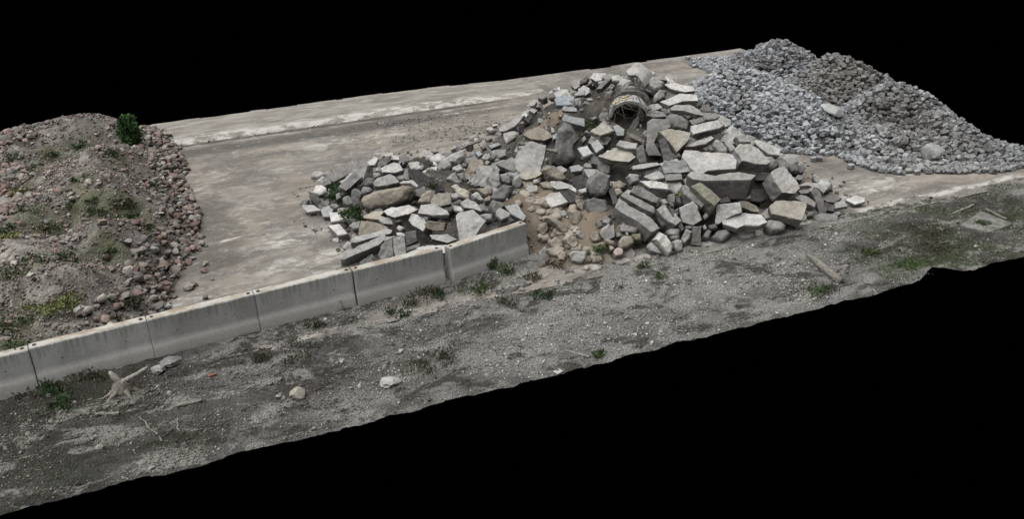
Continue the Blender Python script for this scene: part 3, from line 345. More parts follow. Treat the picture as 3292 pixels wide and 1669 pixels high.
def ppm(p):                                  # how large a metre shows at p (used only to rank repeats by size)
    return CAM['f']/max(.1, float((np.array(p)-CP)@CF))
def in_view(P, m=1.02):
    d = np.atleast_2d(P)-CP; z = d@CF
    return (np.abs(d@CR/z) < 1288/CAM['f']*m) & (np.abs(d@CU/z) < 653/CAM['f']*m)
def tag(o, label=None, cat=None, group=None, kind=None):
    if label: o['label'] = label
    if cat: o['category'] = cat
    if group: o['group'] = group
    if kind or cat: o['kind'] = kind or 'thing'
    return o
def mesh(name, V, F, mats, smooth=False, angle=None):
    me = bpy.data.meshes.new(name); me.from_pydata([tuple(v) for v in V], [], [tuple(f) for f in F])
    for m in (mats if isinstance(mats, (list, tuple)) else [mats]): me.materials.append(m)
    if smooth or angle:
        me.shade_smooth()
        if angle: me.set_sharp_from_angle(angle=math.radians(angle))
    me.update(); return me
def np_mesh(name, V, F, mat, smooth=False):  # V (n,3), F (m,k) with one k
    me = bpy.data.meshes.new(name); V = np.asarray(V, np.float32); F = np.asarray(F, np.int32); m, k = F.shape
    me.vertices.add(len(V)); me.vertices.foreach_set('co', V.ravel())
    me.loops.add(m*k); me.loops.foreach_set('vertex_index', F.ravel())
    me.polygons.add(m); me.polygons.foreach_set('loop_start', np.arange(0, m*k, k, dtype=np.int32))
    me.materials.append(mat); me.update(calc_edges=True); me.validate()
    if smooth: me.shade_smooth()
    else: me.shade_flat()
    return me
def obj(name, me, parent=None, loc=None, rot=None, scale=None):
    o = bpy.data.objects.new(name, me); COL.objects.link(o)
    if parent: o.parent = parent
    if loc is not None: o.location = loc
    if rot is not None: o.rotation_euler = rot
    if scale is not None: o.scale = scale
    return o
def empty(name, loc=(0, 0, 0)):
    o = bpy.data.objects.new(name, None); COL.objects.link(o); o.location = loc; return o
def tri_quads(F): return [f for f in F]
# ------------------------------------------------------------------ materials
class NT:
    def __init__(s, name, rough=.9):
        s.m = bpy.data.materials.new(name); s.m.use_nodes = True; s.t = s.m.node_tree; s.b = s.t.nodes['Principled BSDF']
        s.b.inputs['Roughness'].default_value = rough; s.b.inputs['Specular IOR Level'].default_value = .25
        s.geo = s.t.nodes.new('ShaderNodeNewGeometry'); s.pos = s.geo.outputs['Position']
        s.oi = s.t.nodes.new('ShaderNodeObjectInfo')
    def N(s, t, **k):
        n = s.t.nodes.new(t)
        for a, v in k.items(): setattr(n, a, v)
        return n
    def L(s, a, b): s.t.links.new(a, b)
    def put(s, inp, v):
        if hasattr(v, 'is_output') or hasattr(v, 'links'): s.L(v, inp)
        else: inp.default_value = v
    def noise(s, sc_, det=4, rough=.6, vec=None, dist=0):
        n = s.N('ShaderNodeTexNoise'); n.inputs['Scale'].default_value = sc_; n.inputs['Detail'].default_value = det
        n.inputs['Roughness'].default_value = rough; n.inputs['Distortion'].default_value = dist
        s.L(vec if vec else s.pos, n.inputs['Vector']); return n.outputs['Fac']
    def vor(s, sc_, vec=None, feat='F1', out='Distance'):
        n = s.N('ShaderNodeTexVoronoi'); n.feature = feat; n.inputs['Scale'].default_value = sc_
        s.L(vec if vec else s.pos, n.inputs['Vector']); return n.outputs[out]
    def scale(s, v, off=(0, 0, 0), rz=0):
        n = s.N('ShaderNodeMapping'); n.inputs['Scale'].default_value = v; n.inputs['Location'].default_value = off
        n.inputs['Rotation'].default_value = (0, 0, rz); s.L(s.pos, n.inputs['Vector']); return n.outputs[0]
    def math(s, op, a, b=0., c=None, clamp=False):
        n = s.N('ShaderNodeMath', operation=op, use_clamp=clamp); s.put(n.inputs[0], a); s.put(n.inputs[1], b)
        if c is not None: s.put(n.inputs[2], c)
        return n.outputs[0]
    def ramp(s, v, a, b, lo=0., hi=1.):
        n = s.N('ShaderNodeMapRange'); n.interpolation_type = 'SMOOTHSTEP'; s.put(n.inputs[0], v)
        for i, q in enumerate((a, b, lo, hi)): n.inputs[i+1].default_value = q
        return n.outputs[0]
    def mix(s, f, a, b, mode='MIX'):
        n = s.N('ShaderNodeMix', data_type='RGBA', blend_type=mode); s.put(n.inputs[0], f)
        for i, q in ((6, a), (7, b)):
            if isinstance(q, tuple): n.inputs[i].default_value = q+(1,)*(4-len(q))
            else: s.L(q, n.inputs[i])
        return n.outputs[2]
    def mul(s, col, v):                      # colour times value
        c = s.N('ShaderNodeCombineColor')
        for i in range(3): s.put(c.inputs[i], v)
        return s.mix(1., col, c.outputs[0], 'MULTIPLY')
    def xyz(s, v=None):
        n = s.N('ShaderNodeSeparateXYZ'); s.L(v if v else s.pos, n.inputs[0]); return n.outputs
    def rnd(s):
        a = s.math('ADD', s.oi.outputs['Random'], s.geo.outputs['Random Per Island']); return s.math('FRACT', a)
    def blob(s, x, y, rx, ry, rot=0, soft=.6):  # 1 inside a soft ellipse on the ground
        n = s.N('ShaderNodeMapping'); n.vector_type = 'TEXTURE'; n.inputs['Location'].default_value = (x, y, 0)
        n.inputs['Rotation'].default_value = (0, 0, rot); n.inputs['Scale'].default_value = (rx, ry, 1000)
        s.L(s.pos, n.inputs[0]); l = s.N('ShaderNodeVectorMath', operation='LENGTH'); s.L(n.outputs[0], l.inputs[0])
        return s.ramp(l.outputs['Value'], 1-soft, 1+soft*.4, 1., 0.)
    def done(s, col, bump=None, strength=.5, dist=.02):
        s.L(col, s.b.inputs['Base Color'])
        if bump is not None:
            b = s.N('ShaderNodeBump'); b.inputs['Strength'].default_value = strength; b.inputs['Distance'].default_value = dist
            s.L(bump, b.inputs['Height']); s.L(b.outputs[0], s.b.inputs['Normal'])
        return s.m
def stone_mat(name, base, light, spread=.25, speck=.35, stain=None, stain_amt=.4, rough=.92):
    n = NT(name, rough)
    off = n.N('ShaderNodeVectorMath', operation='ADD'); cmb = n.N('ShaderNodeCombineXYZ')
    r = n.rnd(); n.put(cmb.inputs[0], n.math('MULTIPLY', r, 37.)); n.put(cmb.inputs[1], n.math('MULTIPLY', r, 91.))
    n.L(n.pos, off.inputs[0]); n.L(cmb.outputs[0], off.inputs[1]); v = off.outputs[0]
    big = n.noise(1.9, 4, .65, v, .7); mid = n.noise(8, 5, .75, v, .3); fine = n.noise(26, 4, .85, v)
    c = n.mix(n.ramp(n.math('ADD', n.math('MULTIPLY', big, .55), n.math('MULTIPLY', mid, .45)), .36, .64), base, light)
    if stain: c = n.mix(n.math('MULTIPLY', n.ramp(n.noise(3.3, 4, .65, v, 1.), .5, .66), stain_amt), c, stain)
    # pits and grime: dark spots, pale flakes
    c = n.mix(n.math('MULTIPLY', n.ramp(fine, .52, .66), speck), c, tuple(x*.4 for x in base))
    c = n.mix(n.math('MULTIPLY', n.ramp(n.noise(15, 5, .8, v), .55, .64), .5), c, tuple(min(.8, x*1.4) for x in light))
    # upward faces paler, downward faces darker
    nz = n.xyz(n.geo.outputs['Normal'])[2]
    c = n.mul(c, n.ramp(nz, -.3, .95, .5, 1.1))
    z = n.xyz()[2]
    c = n.mul(c, n.math('MULTIPLY_ADD', r, spread*2, 1-spread))
    bmp = n.math('ADD', n.math('MULTIPLY', fine, .4), n.math('MULTIPLY', mid, .9))
    return n.done(c, bmp, .7, .03)
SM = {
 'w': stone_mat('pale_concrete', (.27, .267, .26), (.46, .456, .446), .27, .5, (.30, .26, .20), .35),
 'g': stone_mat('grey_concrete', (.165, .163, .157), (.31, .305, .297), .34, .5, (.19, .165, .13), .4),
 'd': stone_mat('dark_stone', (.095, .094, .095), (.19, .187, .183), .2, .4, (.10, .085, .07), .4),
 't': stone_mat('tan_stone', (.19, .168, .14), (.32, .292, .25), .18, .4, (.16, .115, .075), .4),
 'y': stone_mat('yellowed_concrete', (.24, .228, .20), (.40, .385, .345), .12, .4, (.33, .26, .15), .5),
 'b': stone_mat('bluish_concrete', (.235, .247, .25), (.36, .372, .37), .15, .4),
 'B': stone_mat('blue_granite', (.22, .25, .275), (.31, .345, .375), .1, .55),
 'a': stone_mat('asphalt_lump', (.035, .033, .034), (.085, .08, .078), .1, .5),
 'k': stone_mat('shadowed_stone', (.09, .088, .085), (.16, .155, .15), .2, .3),  # shade of the hollow put into the stone colour
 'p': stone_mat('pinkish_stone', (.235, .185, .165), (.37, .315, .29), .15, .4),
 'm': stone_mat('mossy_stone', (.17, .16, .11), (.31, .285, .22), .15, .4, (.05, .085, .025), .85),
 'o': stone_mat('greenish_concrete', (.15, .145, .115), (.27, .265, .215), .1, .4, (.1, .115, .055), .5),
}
def variant_mat(name, cols, spread=.25, dusty=(.2, .19, .175), dust=.3, tints=(), patchy=False):
    """small repeated stones: colour picked per stone"""
    n = NT(name, .93); r = n.rnd()
    cr = n.N('ShaderNodeValToRGB'); cr.color_ramp.interpolation = 'CONSTANT'
    el = cr.color_ramp.elements
    while len(el) < len(cols): el.new(.5)
    for i, c in enumerate(cols): el[i].position = i/len(cols); el[i].color = c+(1,)
    n.L(r, cr.inputs[0]); c = cr.outputs[0]
    r2 = n.math('FRACT', n.math('MULTIPLY', r, 57.3))
    c = n.mul(c, n.math('MULTIPLY_ADD', r2, spread*2, 1-spread))
    f = n.noise(30, 3, .7); c = n.mul(c, n.ramp(f, .3, .7, .75, 1.25))
    c = n.mix(n.math('MULTIPLY', n.ramp(n.noise(1.3, 4, .6), .45, .65), dust), c, dusty)
    if patchy:
        c = n.mix(n.math('MULTIPLY', n.ramp(n.noise(.9, 6, .75, n.scale((.8, 1.3, 1), (2, 8, 0)), .6), .51, .58), .8), c, (.4, .39, .36), 'MULTIPLY')
        c = n.mix(n.math('MULTIPLY', n.ramp(n.noise(1.2, 6, .75, n.scale((.7, 1.4, 1), (32, 8, 0)), .6), .52, .6), .5), c, (.42, .415, .39))
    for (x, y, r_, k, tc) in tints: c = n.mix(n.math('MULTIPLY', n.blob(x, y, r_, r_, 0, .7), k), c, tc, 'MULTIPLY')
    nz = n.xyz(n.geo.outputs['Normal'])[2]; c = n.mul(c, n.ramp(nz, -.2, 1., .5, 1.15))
    return n.done(c, f, .5, .01)
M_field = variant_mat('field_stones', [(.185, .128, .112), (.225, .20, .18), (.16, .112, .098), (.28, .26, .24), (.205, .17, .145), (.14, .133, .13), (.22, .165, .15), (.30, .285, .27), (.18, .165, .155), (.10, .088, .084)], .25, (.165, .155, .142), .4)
M_sett = variant_mat('granite_setts', [(.235, .25, .27), (.28, .295, .315), (.20, .208, .222), (.325, .34, .36), (.25, .258, .265), (.16, .163, .17), (.30, .315, .33)], .22, (.15, .145, .14), .3, [(21.9, 28.6, 3.2, .9, (.66, .65, .65)), (21.8, 24.3, 2.0, 1., (.60, .55, .50)), (21.0, 20.9, 1.3, .9, (.62, .60, .57)), (20.4, 19.2, 2.6, .9, (.78, .75, .71)), (23, 18.4, 2, .8, (.6, .6, .6)), (19.9, 21.6, 1.2, .7, (.7, .69, .67))])  # tints put relief shading into the heap colour; some heaps also browner
GT = [(-2.5, 14.5, 4.6, .9, (.5, .49, .47)), (2.0, 15.2, 2.2, .7, (.6, .59, .56)), (18.5, 15.5, 4.2, .9, (.5, .49, .45)), (15.8, 14.8, 1.6, .8, (.5, .5, .42)), (5.0, 15.7, 1.3, .6, (.55, .54, .52))]  # vignette darkening put into pebble colour, plus dark soil patches
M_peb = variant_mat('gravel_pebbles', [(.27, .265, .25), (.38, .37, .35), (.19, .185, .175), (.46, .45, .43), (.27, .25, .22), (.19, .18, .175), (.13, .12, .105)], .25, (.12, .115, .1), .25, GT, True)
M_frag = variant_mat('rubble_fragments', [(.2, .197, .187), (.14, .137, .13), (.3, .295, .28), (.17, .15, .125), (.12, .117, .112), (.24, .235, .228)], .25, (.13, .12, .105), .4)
# yard slab
def m_yard():
    n = NT('weathered_concrete_yard', .9)
    st = n.scale((.6, 1.2, 1)); a = n.noise(.9, 6, .68, st, .5); b = n.noise(3.2, 6, .75, st, .4); f = n.noise(26, 4, .85); g = n.noise(.35, 3, .5)
    c = n.mix(n.ramp(a, .38, .62), (.152, .141, .128), (.256, .239, .216))
    c = n.mix(n.math('MULTIPLY', n.ramp(g, .45, .6), .5), c, (.27, .23, .19))
    c = n.mix(n.math('MULTIPLY', n.ramp(n.noise(.7, 4, .6, n.scale((.6, 1.4, 1), (7, 3, 0)), .5), .52, .66), .6), c, (.14, .13, .118))
    # chalky scuffs stretched along the yard
    sf = n.math('MULTIPLY', n.ramp(n.noise(2.6, 6, .72, n.scale((.45, 1.5, 1), (3, 9, 0)), .8), .54, .66), n.ramp(n.noise(.5, 2, .5, n.scale((1, 1, 1), (40, 2, 0))), .42, .6))
    c = n.mix(n.math('MULTIPLY', sf, .85), c, (.47, .465, .45))
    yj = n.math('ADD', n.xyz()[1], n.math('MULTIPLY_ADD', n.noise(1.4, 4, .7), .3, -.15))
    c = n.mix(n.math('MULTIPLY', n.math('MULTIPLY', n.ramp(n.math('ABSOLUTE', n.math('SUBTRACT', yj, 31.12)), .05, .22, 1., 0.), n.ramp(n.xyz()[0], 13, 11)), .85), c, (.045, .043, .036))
    for (x, y, rx, ry, rot, k) in [(5.2, 30.3, 6.5, .55, 0, .75), (1.3, 30.2, 2.2, .7, 0, .5), (9.5, 30.3, 3.5, .8, 0, .55), (.9, 23, .9, 3.2, 0, .55), (1.2, 21.3, 1.6, .45, .3, .6), (3.4, 23.6, 1.4, .6, .1, .35), (4.5, 26.8, 1.6, .5, 0, .35), (3.0, 28.8, 2.2, .5, -.1, .3), (2.4, 18.6, 1.4, .35, 0, .45), (3.6, 20.6, .5, 1.6, .2, .3), (19, 19.6, 3.5, .9, -.1, .35), (18.2, 33, 4, .7, 0, .3), (14, 31.5, 4, .5, 0, .3)]:
        c = n.mix(n.math('MULTIPLY', n.math('MULTIPLY', n.blob(x, y, rx, ry, rot), n.ramp(b, .35, .55, .5, 1.)), min(1., k*1.3)), c, (.082, .078, .072))
    for (x, y, rx, ry, rot, k) in [(2.6, 21.8, 1.3, .5, .15, .8), (2.9, 20.4, 1.6, .45, .1, .8), (3.2, 19.5, .7, .5, .1, .7), (1.2, 22.5, .9, .1, .2, .9), (7.0, 29.2, 1.5, .22, .1, .8), (8.1, 29.0, 2.4, .16, 0, .8), (5.0, 29.0, 1.1, .5, .2, .6), (3.4, 27.2, .8, .35, 0, .5), (1.6, 18.9, 1.6, .1, .05, .8), (10.6, 30.4, 1.8, .14, 0, .8), (19, 18.5, 3, .25, .04, .7), (17.2, 18.0, 1.6, .22, .05, .8), (2.2, 24.6, .8, .35, 0, .4)]:
        c = n.mix(n.math('MULTIPLY', n.math('MULTIPLY', n.blob(x, y, rx, ry, rot, .9), n.ramp(b, .42, .58)), k), c, (.50, .49, .46))
    # pale worn edge along the front
    y = n.xyz()[1]; x = n.xyz()[0]
    wob = n.math('MULTIPLY_ADD', n.noise(1.1, 3, .6), .5, -.25); yy = n.math('ADD', y, wob)
    band = n.math('MULTIPLY', n.ramp(n.math('ABSOLUTE', n.math('SUBTRACT', yy, 17.08)), .06, .2, 1., 0.), n.ramp(x, 8., 8.6))
    c = n.mix(n.math('MULTIPLY', n.math('MULTIPLY', band, n.ramp(n.noise(2.2, 4, .7), .4, .55)), .8), c, (.5, .49, .465))
    # the front margin carries the same gravel soil as the strip outside
    c = n.mix(n.math('MULTIPLY', n.math('MULTIPLY', n.ramp(yy, 17.5, 17.0), n.ramp(x, 7.4, 8.2)), n.math('SUBTRACT', 1., band)), c, n.mix(n.ramp(b, .4, .6), (.13, .125, .115), (.23, .22, .205)))
    # rubble dust round the heap
    c = n.mix(n.math('MULTIPLY', n.math('MULTIPLY', n.blob(10, 28.6, 3.4, 1.3, 0), n.ramp(b, .35, .55)), .6), c, (.2, .18, .155))
    c = n.mix(n.math('MULTIPLY', n.ramp(n.noise(1.6, 6, .75, n.scale((.8, 1, 1), (13, 1, 0)), .6), .48, .60), .6), c, (.10, .096, .088))
    c = n.mix(n.math('MULTIPLY', n.ramp(n.noise(2.3, 6, .8, n.scale((.8, 1.1, 1), (1, 21, 0)), .5), .54, .66), .55), c, (.38, .375, .36))
    c = n.mix(n.math('MULTIPLY', n.ramp(f, .53, .68), .45), c, (.1, .095, .09)); c = n.mix(n.math('MULTIPLY', n.ramp(f, .45, .3), .35), c, (.5, .48, .45))
    return n.done(c, n.math('ADD', n.math('MULTIPLY', f, .5), b), .35, .02)
def m_strip():
    n = NT('old_kerb_strip_concrete', .9); st = n.scale((.5, 1.4, 1)); a = n.noise(1.6, 5, .65, st, .5); f = n.noise(40, 3, .8)
    c = n.mix(n.ramp(a, .35, .62), (.18, .168, .15), (.27, .255, .232))
    y = n.xyz()[1]
    edge = n.math('MULTIPLY', n.ramp(n.math('ADD', y, n.math('MULTIPLY_ADD', n.noise(2.5, 4, .7), .7, -.35)), 31.5, 31.95, 1., 0.), n.ramp(n.noise(1.6, 5, .75, n.scale((.8, 2, 1))), .46, .55))
    c = n.mix(n.math('MULTIPLY', edge, .9), c, (.47, .465, .445))
    c = n.mix(n.math('MULTIPLY', n.ramp(n.noise(1.8, 5, .7, n.scale((.45, 2.4, 1), (5, 5, 0)), .4), .56, .64), .6), c, (.40, .395, .38))
    c = n.mix(n.math('MULTIPLY', n.ramp(n.noise(.8, 4, .6, n.scale((.7, 1.5, 1), (25, 5, 0))), .55, .68), .6), c, (.13, .125, .11))
    c = n.mix(n.math('MULTIPLY', n.ramp(f, .6, .75), .3), c, (.1, .095, .09))
    return n.done(c, f, .4, .015)
def m_gravel():
    n = NT('gravelly_soil', .95); v1 = n.vor(26); f = n.noise(30, 4, .9); a = n.noise(1.0, 5, .65, None, .5); b = n.noise(3.5, 5, .7, n.scale((.7, 1, 1)), .3)
    c = n.mix(n.ramp(a, .38, .62), (.155, .151, .145), (.30, .295, .285))
    c = n.mix(n.math('MULTIPLY', n.ramp(b, .52, .66), .6), c, (.30, .295, .275))
    x = n.xyz()[0]; y = n.xyz()[1]
    c = n.mix(n.ramp(n.math('ADD', x, n.math('MULTIPLY', a, 2.)), 5.5, -2.5, 0., .8), c, (.058, .055, .049))  # darkens towards the left: vignette put into the soil colour
    for (px, py, rx, ry, k) in [(10.3, 15.5, 3.2, 1.3, 1.), (8.6, 16.0, 2.8, 1.0, .95), (7.4, 15.0, 1.5, .6, .7), (12.2, 16.0, 1.6, .7, .7), (6.0, 14.4, 1.6, .4, .6), (3.0, 14.0, 1.8, .3, .5), (11.8, 14.9, .5, .12, .9), (4.8, 17.0, 1.3, .35, .7), (6.2, 17.4, 1.1, .3, .7), (1.6, 16.8, 1.8, .35, .8), (.6, 16.2, 1., .4, .6), (3.4, 15.2, .5, .16, .8), (14.3, 14.4, .8, .16, .8), (14.8, 14.1, .9, .2, .7), (13.6, 14.0, .6, .2, .6), (4.6, 14.6, 2.0, .4, .4), (9.0, 17.0, 4, .3, .5)]:
        c = n.mix(n.math('MULTIPLY', n.math('MULTIPLY', n.blob(px, py, rx, ry, 0, .9), n.ramp(b, .32, .55, .4, 1.)), k), c, (.37, .365, .345))
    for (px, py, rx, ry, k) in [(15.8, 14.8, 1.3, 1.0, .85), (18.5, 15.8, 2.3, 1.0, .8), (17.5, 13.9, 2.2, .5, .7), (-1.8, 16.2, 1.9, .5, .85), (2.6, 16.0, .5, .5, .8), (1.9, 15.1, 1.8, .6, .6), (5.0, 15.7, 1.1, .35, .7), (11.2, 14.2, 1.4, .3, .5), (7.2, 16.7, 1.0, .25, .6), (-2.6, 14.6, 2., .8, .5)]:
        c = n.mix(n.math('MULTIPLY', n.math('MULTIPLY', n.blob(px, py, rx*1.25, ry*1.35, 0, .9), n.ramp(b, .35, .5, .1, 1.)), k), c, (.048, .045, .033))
    c = n.mix(n.math('MULTIPLY', n.ramp(n.noise(.9, 6, .75, n.scale((.8, 1.3, 1), (2, 8, 0)), .6), .51, .58), .85), c, (.055, .052, .046))
    c = n.mix(n.math('MULTIPLY', n.ramp(n.noise(1.2, 6, .75, n.scale((.7, 1.4, 1), (32, 8, 0)), .6), .52, .6), .8), c, (.40, .395, .375))
    gr = n.math('MULTIPLY', n.ramp(n.noise(1.7, 4, .7, n.scale((1, 1, 1), (9, 4, 0))), .53, .64), n.math('MAXIMUM', n.ramp(x, 11, 16), n.math('MAXIMUM', n.math('MULTIPLY', n.ramp(y, 15.7, 16.4), .8), n.ramp(x, 1, -2, 0, .5))))
    c = n.mix(n.math('MULTIPLY', gr, .6), c, (.058, .064, .035))
    # sandy fan spilling from the heap
    for px, py, rx, ry in [(SANDG[0][0], SANDG[0][1], .75, .55), (SANDG[1][0], SANDG[1][1], .45, .4), (4.4, 17.15, .7, .2)]:
        c = n.mix(n.math('MULTIPLY', n.math('MULTIPLY', n.blob(px, py, rx, ry, 0, .9), n.ramp(b, .35, .55)), .75), c, (.22, .178, .135))
    c = n.mix(n.math('MULTIPLY', n.ramp(v1, .0, .22, 1, 0), .35), c, (.33, .32, .30))
    c = n.mul(c, n.ramp(f, .3, .7, .4, 1.6))
    return n.done(c, n.math('ADD', f, n.math('MULTIPLY', v1, -1.)), 1., .08)
def heap_mat(name, dark, light, f_scale=50, sand=None, sandc=None):
    n = NT(name, .95); f = n.noise(f_scale, 4, .8); a = n.noise(1.5, 5, .65, None, .4); v1 = n.vor(24)
    c = n.mix(n.ramp(a, .38, .62), dark, light)
    if sand:
        for px, py, r in sand:
            c = n.mix(n.math('MULTIPLY', n.blob(px, py, r, r, 0, .9), .85), c, sandc)
    c = n.mul(c, n.ramp(f, .28, .72, .6, 1.4)); c = n.mix(n.math('MULTIPLY', n.ramp(v1, .0, .2, 1, 0), .3), c, tuple(min(.5, q*1.6) for q in light))
    return n.done(c, n.math('ADD', f, n.math('MULTIPLY', v1, -.8)), .9, .04)
def m_wall():
    n = NT('cast_wall_concrete', .85); f = n.noise(30, 3, .7); a = n.noise(1.3, 4, .6, n.scale((1, 1, .6)), .3)
    tc = n.N('ShaderNodeTexCoord'); o = n.xyz(tc.outputs['Object']); z = o[2]
    c = n.mix(n.ramp(a, .35, .65), (.29, .29, .287), (.375, .375, .37))
    c = n.mul(c, n.math('MULTIPLY_ADD', n.oi.outputs['Random'], .24, .88))
    # foot course is paler
    c = n.mix(n.math('MULTIPLY', n.ramp(n.math('ADD', z, n.math('MULTIPLY', a, .06)), .34, .29), .5), c, (.385, .38, .365))
    # rain streaks below the lip
    stv = n.N('ShaderNodeMapping'); stv.inputs['Scale'].default_value = (9, 1, .7); n.L(tc.outputs['Object'], stv.inputs[0])
    stn = n.noise(1.6, 4, .7, stv.outputs[0]); run = n.math('MULTIPLY', n.ramp(stn, .42, .66), n.ramp(z, .45, .77))
    c = n.mix(n.math('MULTIPLY', run, .65), c, (.125, .135, .11))
    # splash and grime at the bottom, earthy dust on top
    c = n.mix(n.math('MULTIPLY', n.ramp(n.math('ADD', z, n.math('MULTIPLY', n.noise(3, 4, .7), .18)), .2, .05), .55), c, (.17, .16, .14))
    nz = n.xyz(n.geo.outputs['Normal'])[2]
    top = n.math('MULTIPLY', n.ramp(nz, .7, .95), n.ramp(z, .7, .78))
    c = n.mix(top, c, n.mix(n.ramp(n.noise(4, 5, .7, n.scale((.5, 1, 1))), .42, .62), (.43, .42, .39), (.29, .24, .185)))
    v = n.vor(7); c = n.mix(n.ramp(v, .035, .02), c, (.08, .08, .08))
    c = n.mul(c, n.ramp(f, .3, .7, .88, 1.12))
    return n.done(c, f, .25, .01)
def simple(name, a, b, sc_=12, rough=.9, bump=.4, spread=0):
    n = NT(name, rough); f = n.noise(sc_, 4, .7); c = n.mix(n.ramp(f, .35, .65), a, b)
    if spread: c = n.mul(c, n.math('MULTIPLY_ADD', n.rnd(), spread*2, 1-spread))
    return n.done(c, f, bump, .02)
def leaf_mat(name, a, b):
    n = NT(name, .7); r = n.geo.outputs['Random Per Island']; c = n.mix(r, a, b)
    c = n.mul(c, n.ramp(n.noise(4, 2, .5), .3, .7, .7, 1.3)); m = n.done(c); return m
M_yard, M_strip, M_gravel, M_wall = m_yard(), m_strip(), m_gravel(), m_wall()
M_rub = heap_mat('rubble_dirt', (.05, .047, .042), (.12, .112, .098), 50, [(p[0], p[1], r) for p, r in zip(SAND, (1.1, 1.2, .8, .8))]+[(DIRT[4][0], DIRT[4][1], .8)], (.245, .20, .152))
M_mnd = heap_mat('gravelly_mound_earth', (.14, .13, .117), (.28, .266, .247), 20, [(p[0], p[1], .6) for p in MWEED[:21]], (.095, .102, .06))
M_setd = heap_mat('granite_dust', (.055, .053, .051), (.10, .098, .094), 30, [(21.8, 24.6, 1.0), (21.0, 21.3, .7), (21.1, 19.7, .5)], (.15, .143, .132))
M_bark = simple('weathered_wood', (.10, .092, .08), (.25, .235, .21), 22, .9, .7)
M_pale = simple('bleached_wood', (.19, .178, .16), (.36, .345, .32), 18, .9, .6)
M_root = simple('dry_roots', (.045, .036, .028), (.12, .10, .08), 30)
M_brick = simple('red_brick', (.15, .065, .05), (.22, .11, .08), 20)
M_plate = simple('dirty_plate_concrete', (.10, .10, .092), (.21, .21, .195), 5)
M_yel = simple('yellow_marking_paint', (.5, .42, .14), (.62, .52, .2), 25)
M_hole = simple('rusty_recess', (.03, .025, .022), (.07, .05, .04), 20)
L_green = leaf_mat('green_leaves', (.028, .045, .018), (.075, .105, .04))
L_dark = leaf_mat('dark_leaves', (.016, .034, .014), (.045, .08, .03))
L_bgr = leaf_mat('grass_blades', (.03, .055, .015), (.09, .14, .04))
L_bush = leaf_mat('bush_leaves', (.02, .05, .016), (.065, .13, .045))
L_yel = leaf_mat('yellow_green_leaves', (.09, .105, .04), (.22, .235, .09))
L_dry = leaf_mat('dry_brush', (.035, .036, .022), (.09, .085, .055))
L_yg = leaf_mat('bright_leaves', (.13, .15, .03), (.26, .27, .06))
# ------------------------------------------------------------------ ground
def fbm(x, y, z=0., o=4): return noise.fractal(Vector((x, y, z)), 1., 2., o)
def grid(u0, u1, v0, v1, du, dv, hf, keep=None, warp=None):
    U = np.arange(u0, u1+1e-6, du); V = np.arange(v0, v1+1e-6, dv); P = []
    for v in V:
        for u in U:
            uu, vv = (u, v) if warp is None else warp(u, v)
            P.append((uu, vv, 0))
    P = np.array(P); P[:, 2] = hf(P)
    nu, nv = len(U), len(V); i = np.arange(nu*nv).reshape(nv, nu)
    F = np.stack([i[:-1, :-1], i[:-1, 1:], i[1:, 1:], i[1:, :-1]], -1).reshape(-1, 4)
    if keep is not None:
        k = keep(P); F = F[k[F].all(1)]
        used = np.unique(F); re = -np.ones(len(P), int); re[used] = np.arange(len(used)); P = P[used]; F = re[F]
    return P, F
YRa = np.array(sorted(YR, key=lambda p: p[1]))
def u_right(v): return np.interp(v, YRa[:, 1], YRa[:, 0])
def wall_v(u):                               # the wall stands slightly askew to the yard
    a, b = (WALLP[0], WALLP[-1]) if u < WALLE[0][0]-.02 else WALLE; return a[1]+(u-a[0])*(b[1]-a[1])/(b[0]-a[0])
def yard_h(P): return np.array([.012*fbm(p[0]*.7, p[1]*.7)+.004 for p in P])
def yard_keep(P):
    u, v = P[:, 0], P[:, 1]; nz = np.array([.12*noise.noise((a*.6, 3., 0)) for a in u])
    return (u < u_right(v)+.02) & (v < 33.85+nz) & ((v < 30) | (u > -1.2))
P, F = grid(-8, 26, 16.6, 34.1, .14, .14, yard_h, yard_keep)
tag(obj('yard_paving', np_mesh('yard_paving', P, F, M_yard, True)), 'stained tan and grey concrete yard between the heaps', kind='structure')
# raised strip along the back with a broken front edge
def strip_warp(u, v):
    if v < 31.3: v = 31.22+.13*noise.noise((u*.9, 1.7, 0))+.05*noise.noise((u*4, 9, 0))+(v-31.22)*.2
    return u, v
def strip_h(P):
    o = []
    for u, v, _ in P:
        t = min(1, max(0, (v-31.24-.13*noise.noise((u*.9, 1.7, 0)))/.05)); fade = 1-min(1, max(0, (u-9.5)/4))
        o.append(-.02+(.14*fade+.028)*t+.012*fbm(u*2, v*2)*t)
    return np.array(o)
P, F = grid(-.7, 14, 31.22, 33.95, .08, .08, strip_h, lambda P: P[:, 1] < 33.78+np.array([.1*noise.noise((a*.6, 3., 0)) for a in P[:, 0]]), strip_warp)
tag(obj('raised_strip', np_mesh('raised_strip', P, F, M_strip, True)), 'raised old concrete strip with a broken edge along the back of the yard', kind='structure')
def edge_v(u): return 13.33+.07*noise.noise((u*1.1, 5, 0))+.035*noise.noise((u*4, 8, 0))+(.25*math.exp(-((u-15.2)/.45)**2))
def g_h(P):
    o = []
    for u, v, _ in P:
        h = .03*fbm(u*.9, v*.9)+.03*noise.noise((u*4, v*5, 0))+.022*noise.noise((u*11, v*12, 2))
        h += .05*math.exp(-((v-wall_v(u)+.35)/.25)**2)*(1 if u < 8 else 0)
        h -= .05*max(0, min(1, (v-16.95)/.15)) if u > 8.3 else 0
        h += .10*math.exp(-(((u-15.1)/.7)**2+((v-13.6)/.3)**2))
        o.append(h)
    return np.array(o)
def g_warp(u, v):
    e = edge_v(u); t = (v-13.3)/(18.6-13.3); return u, e+t*(18.6-e)
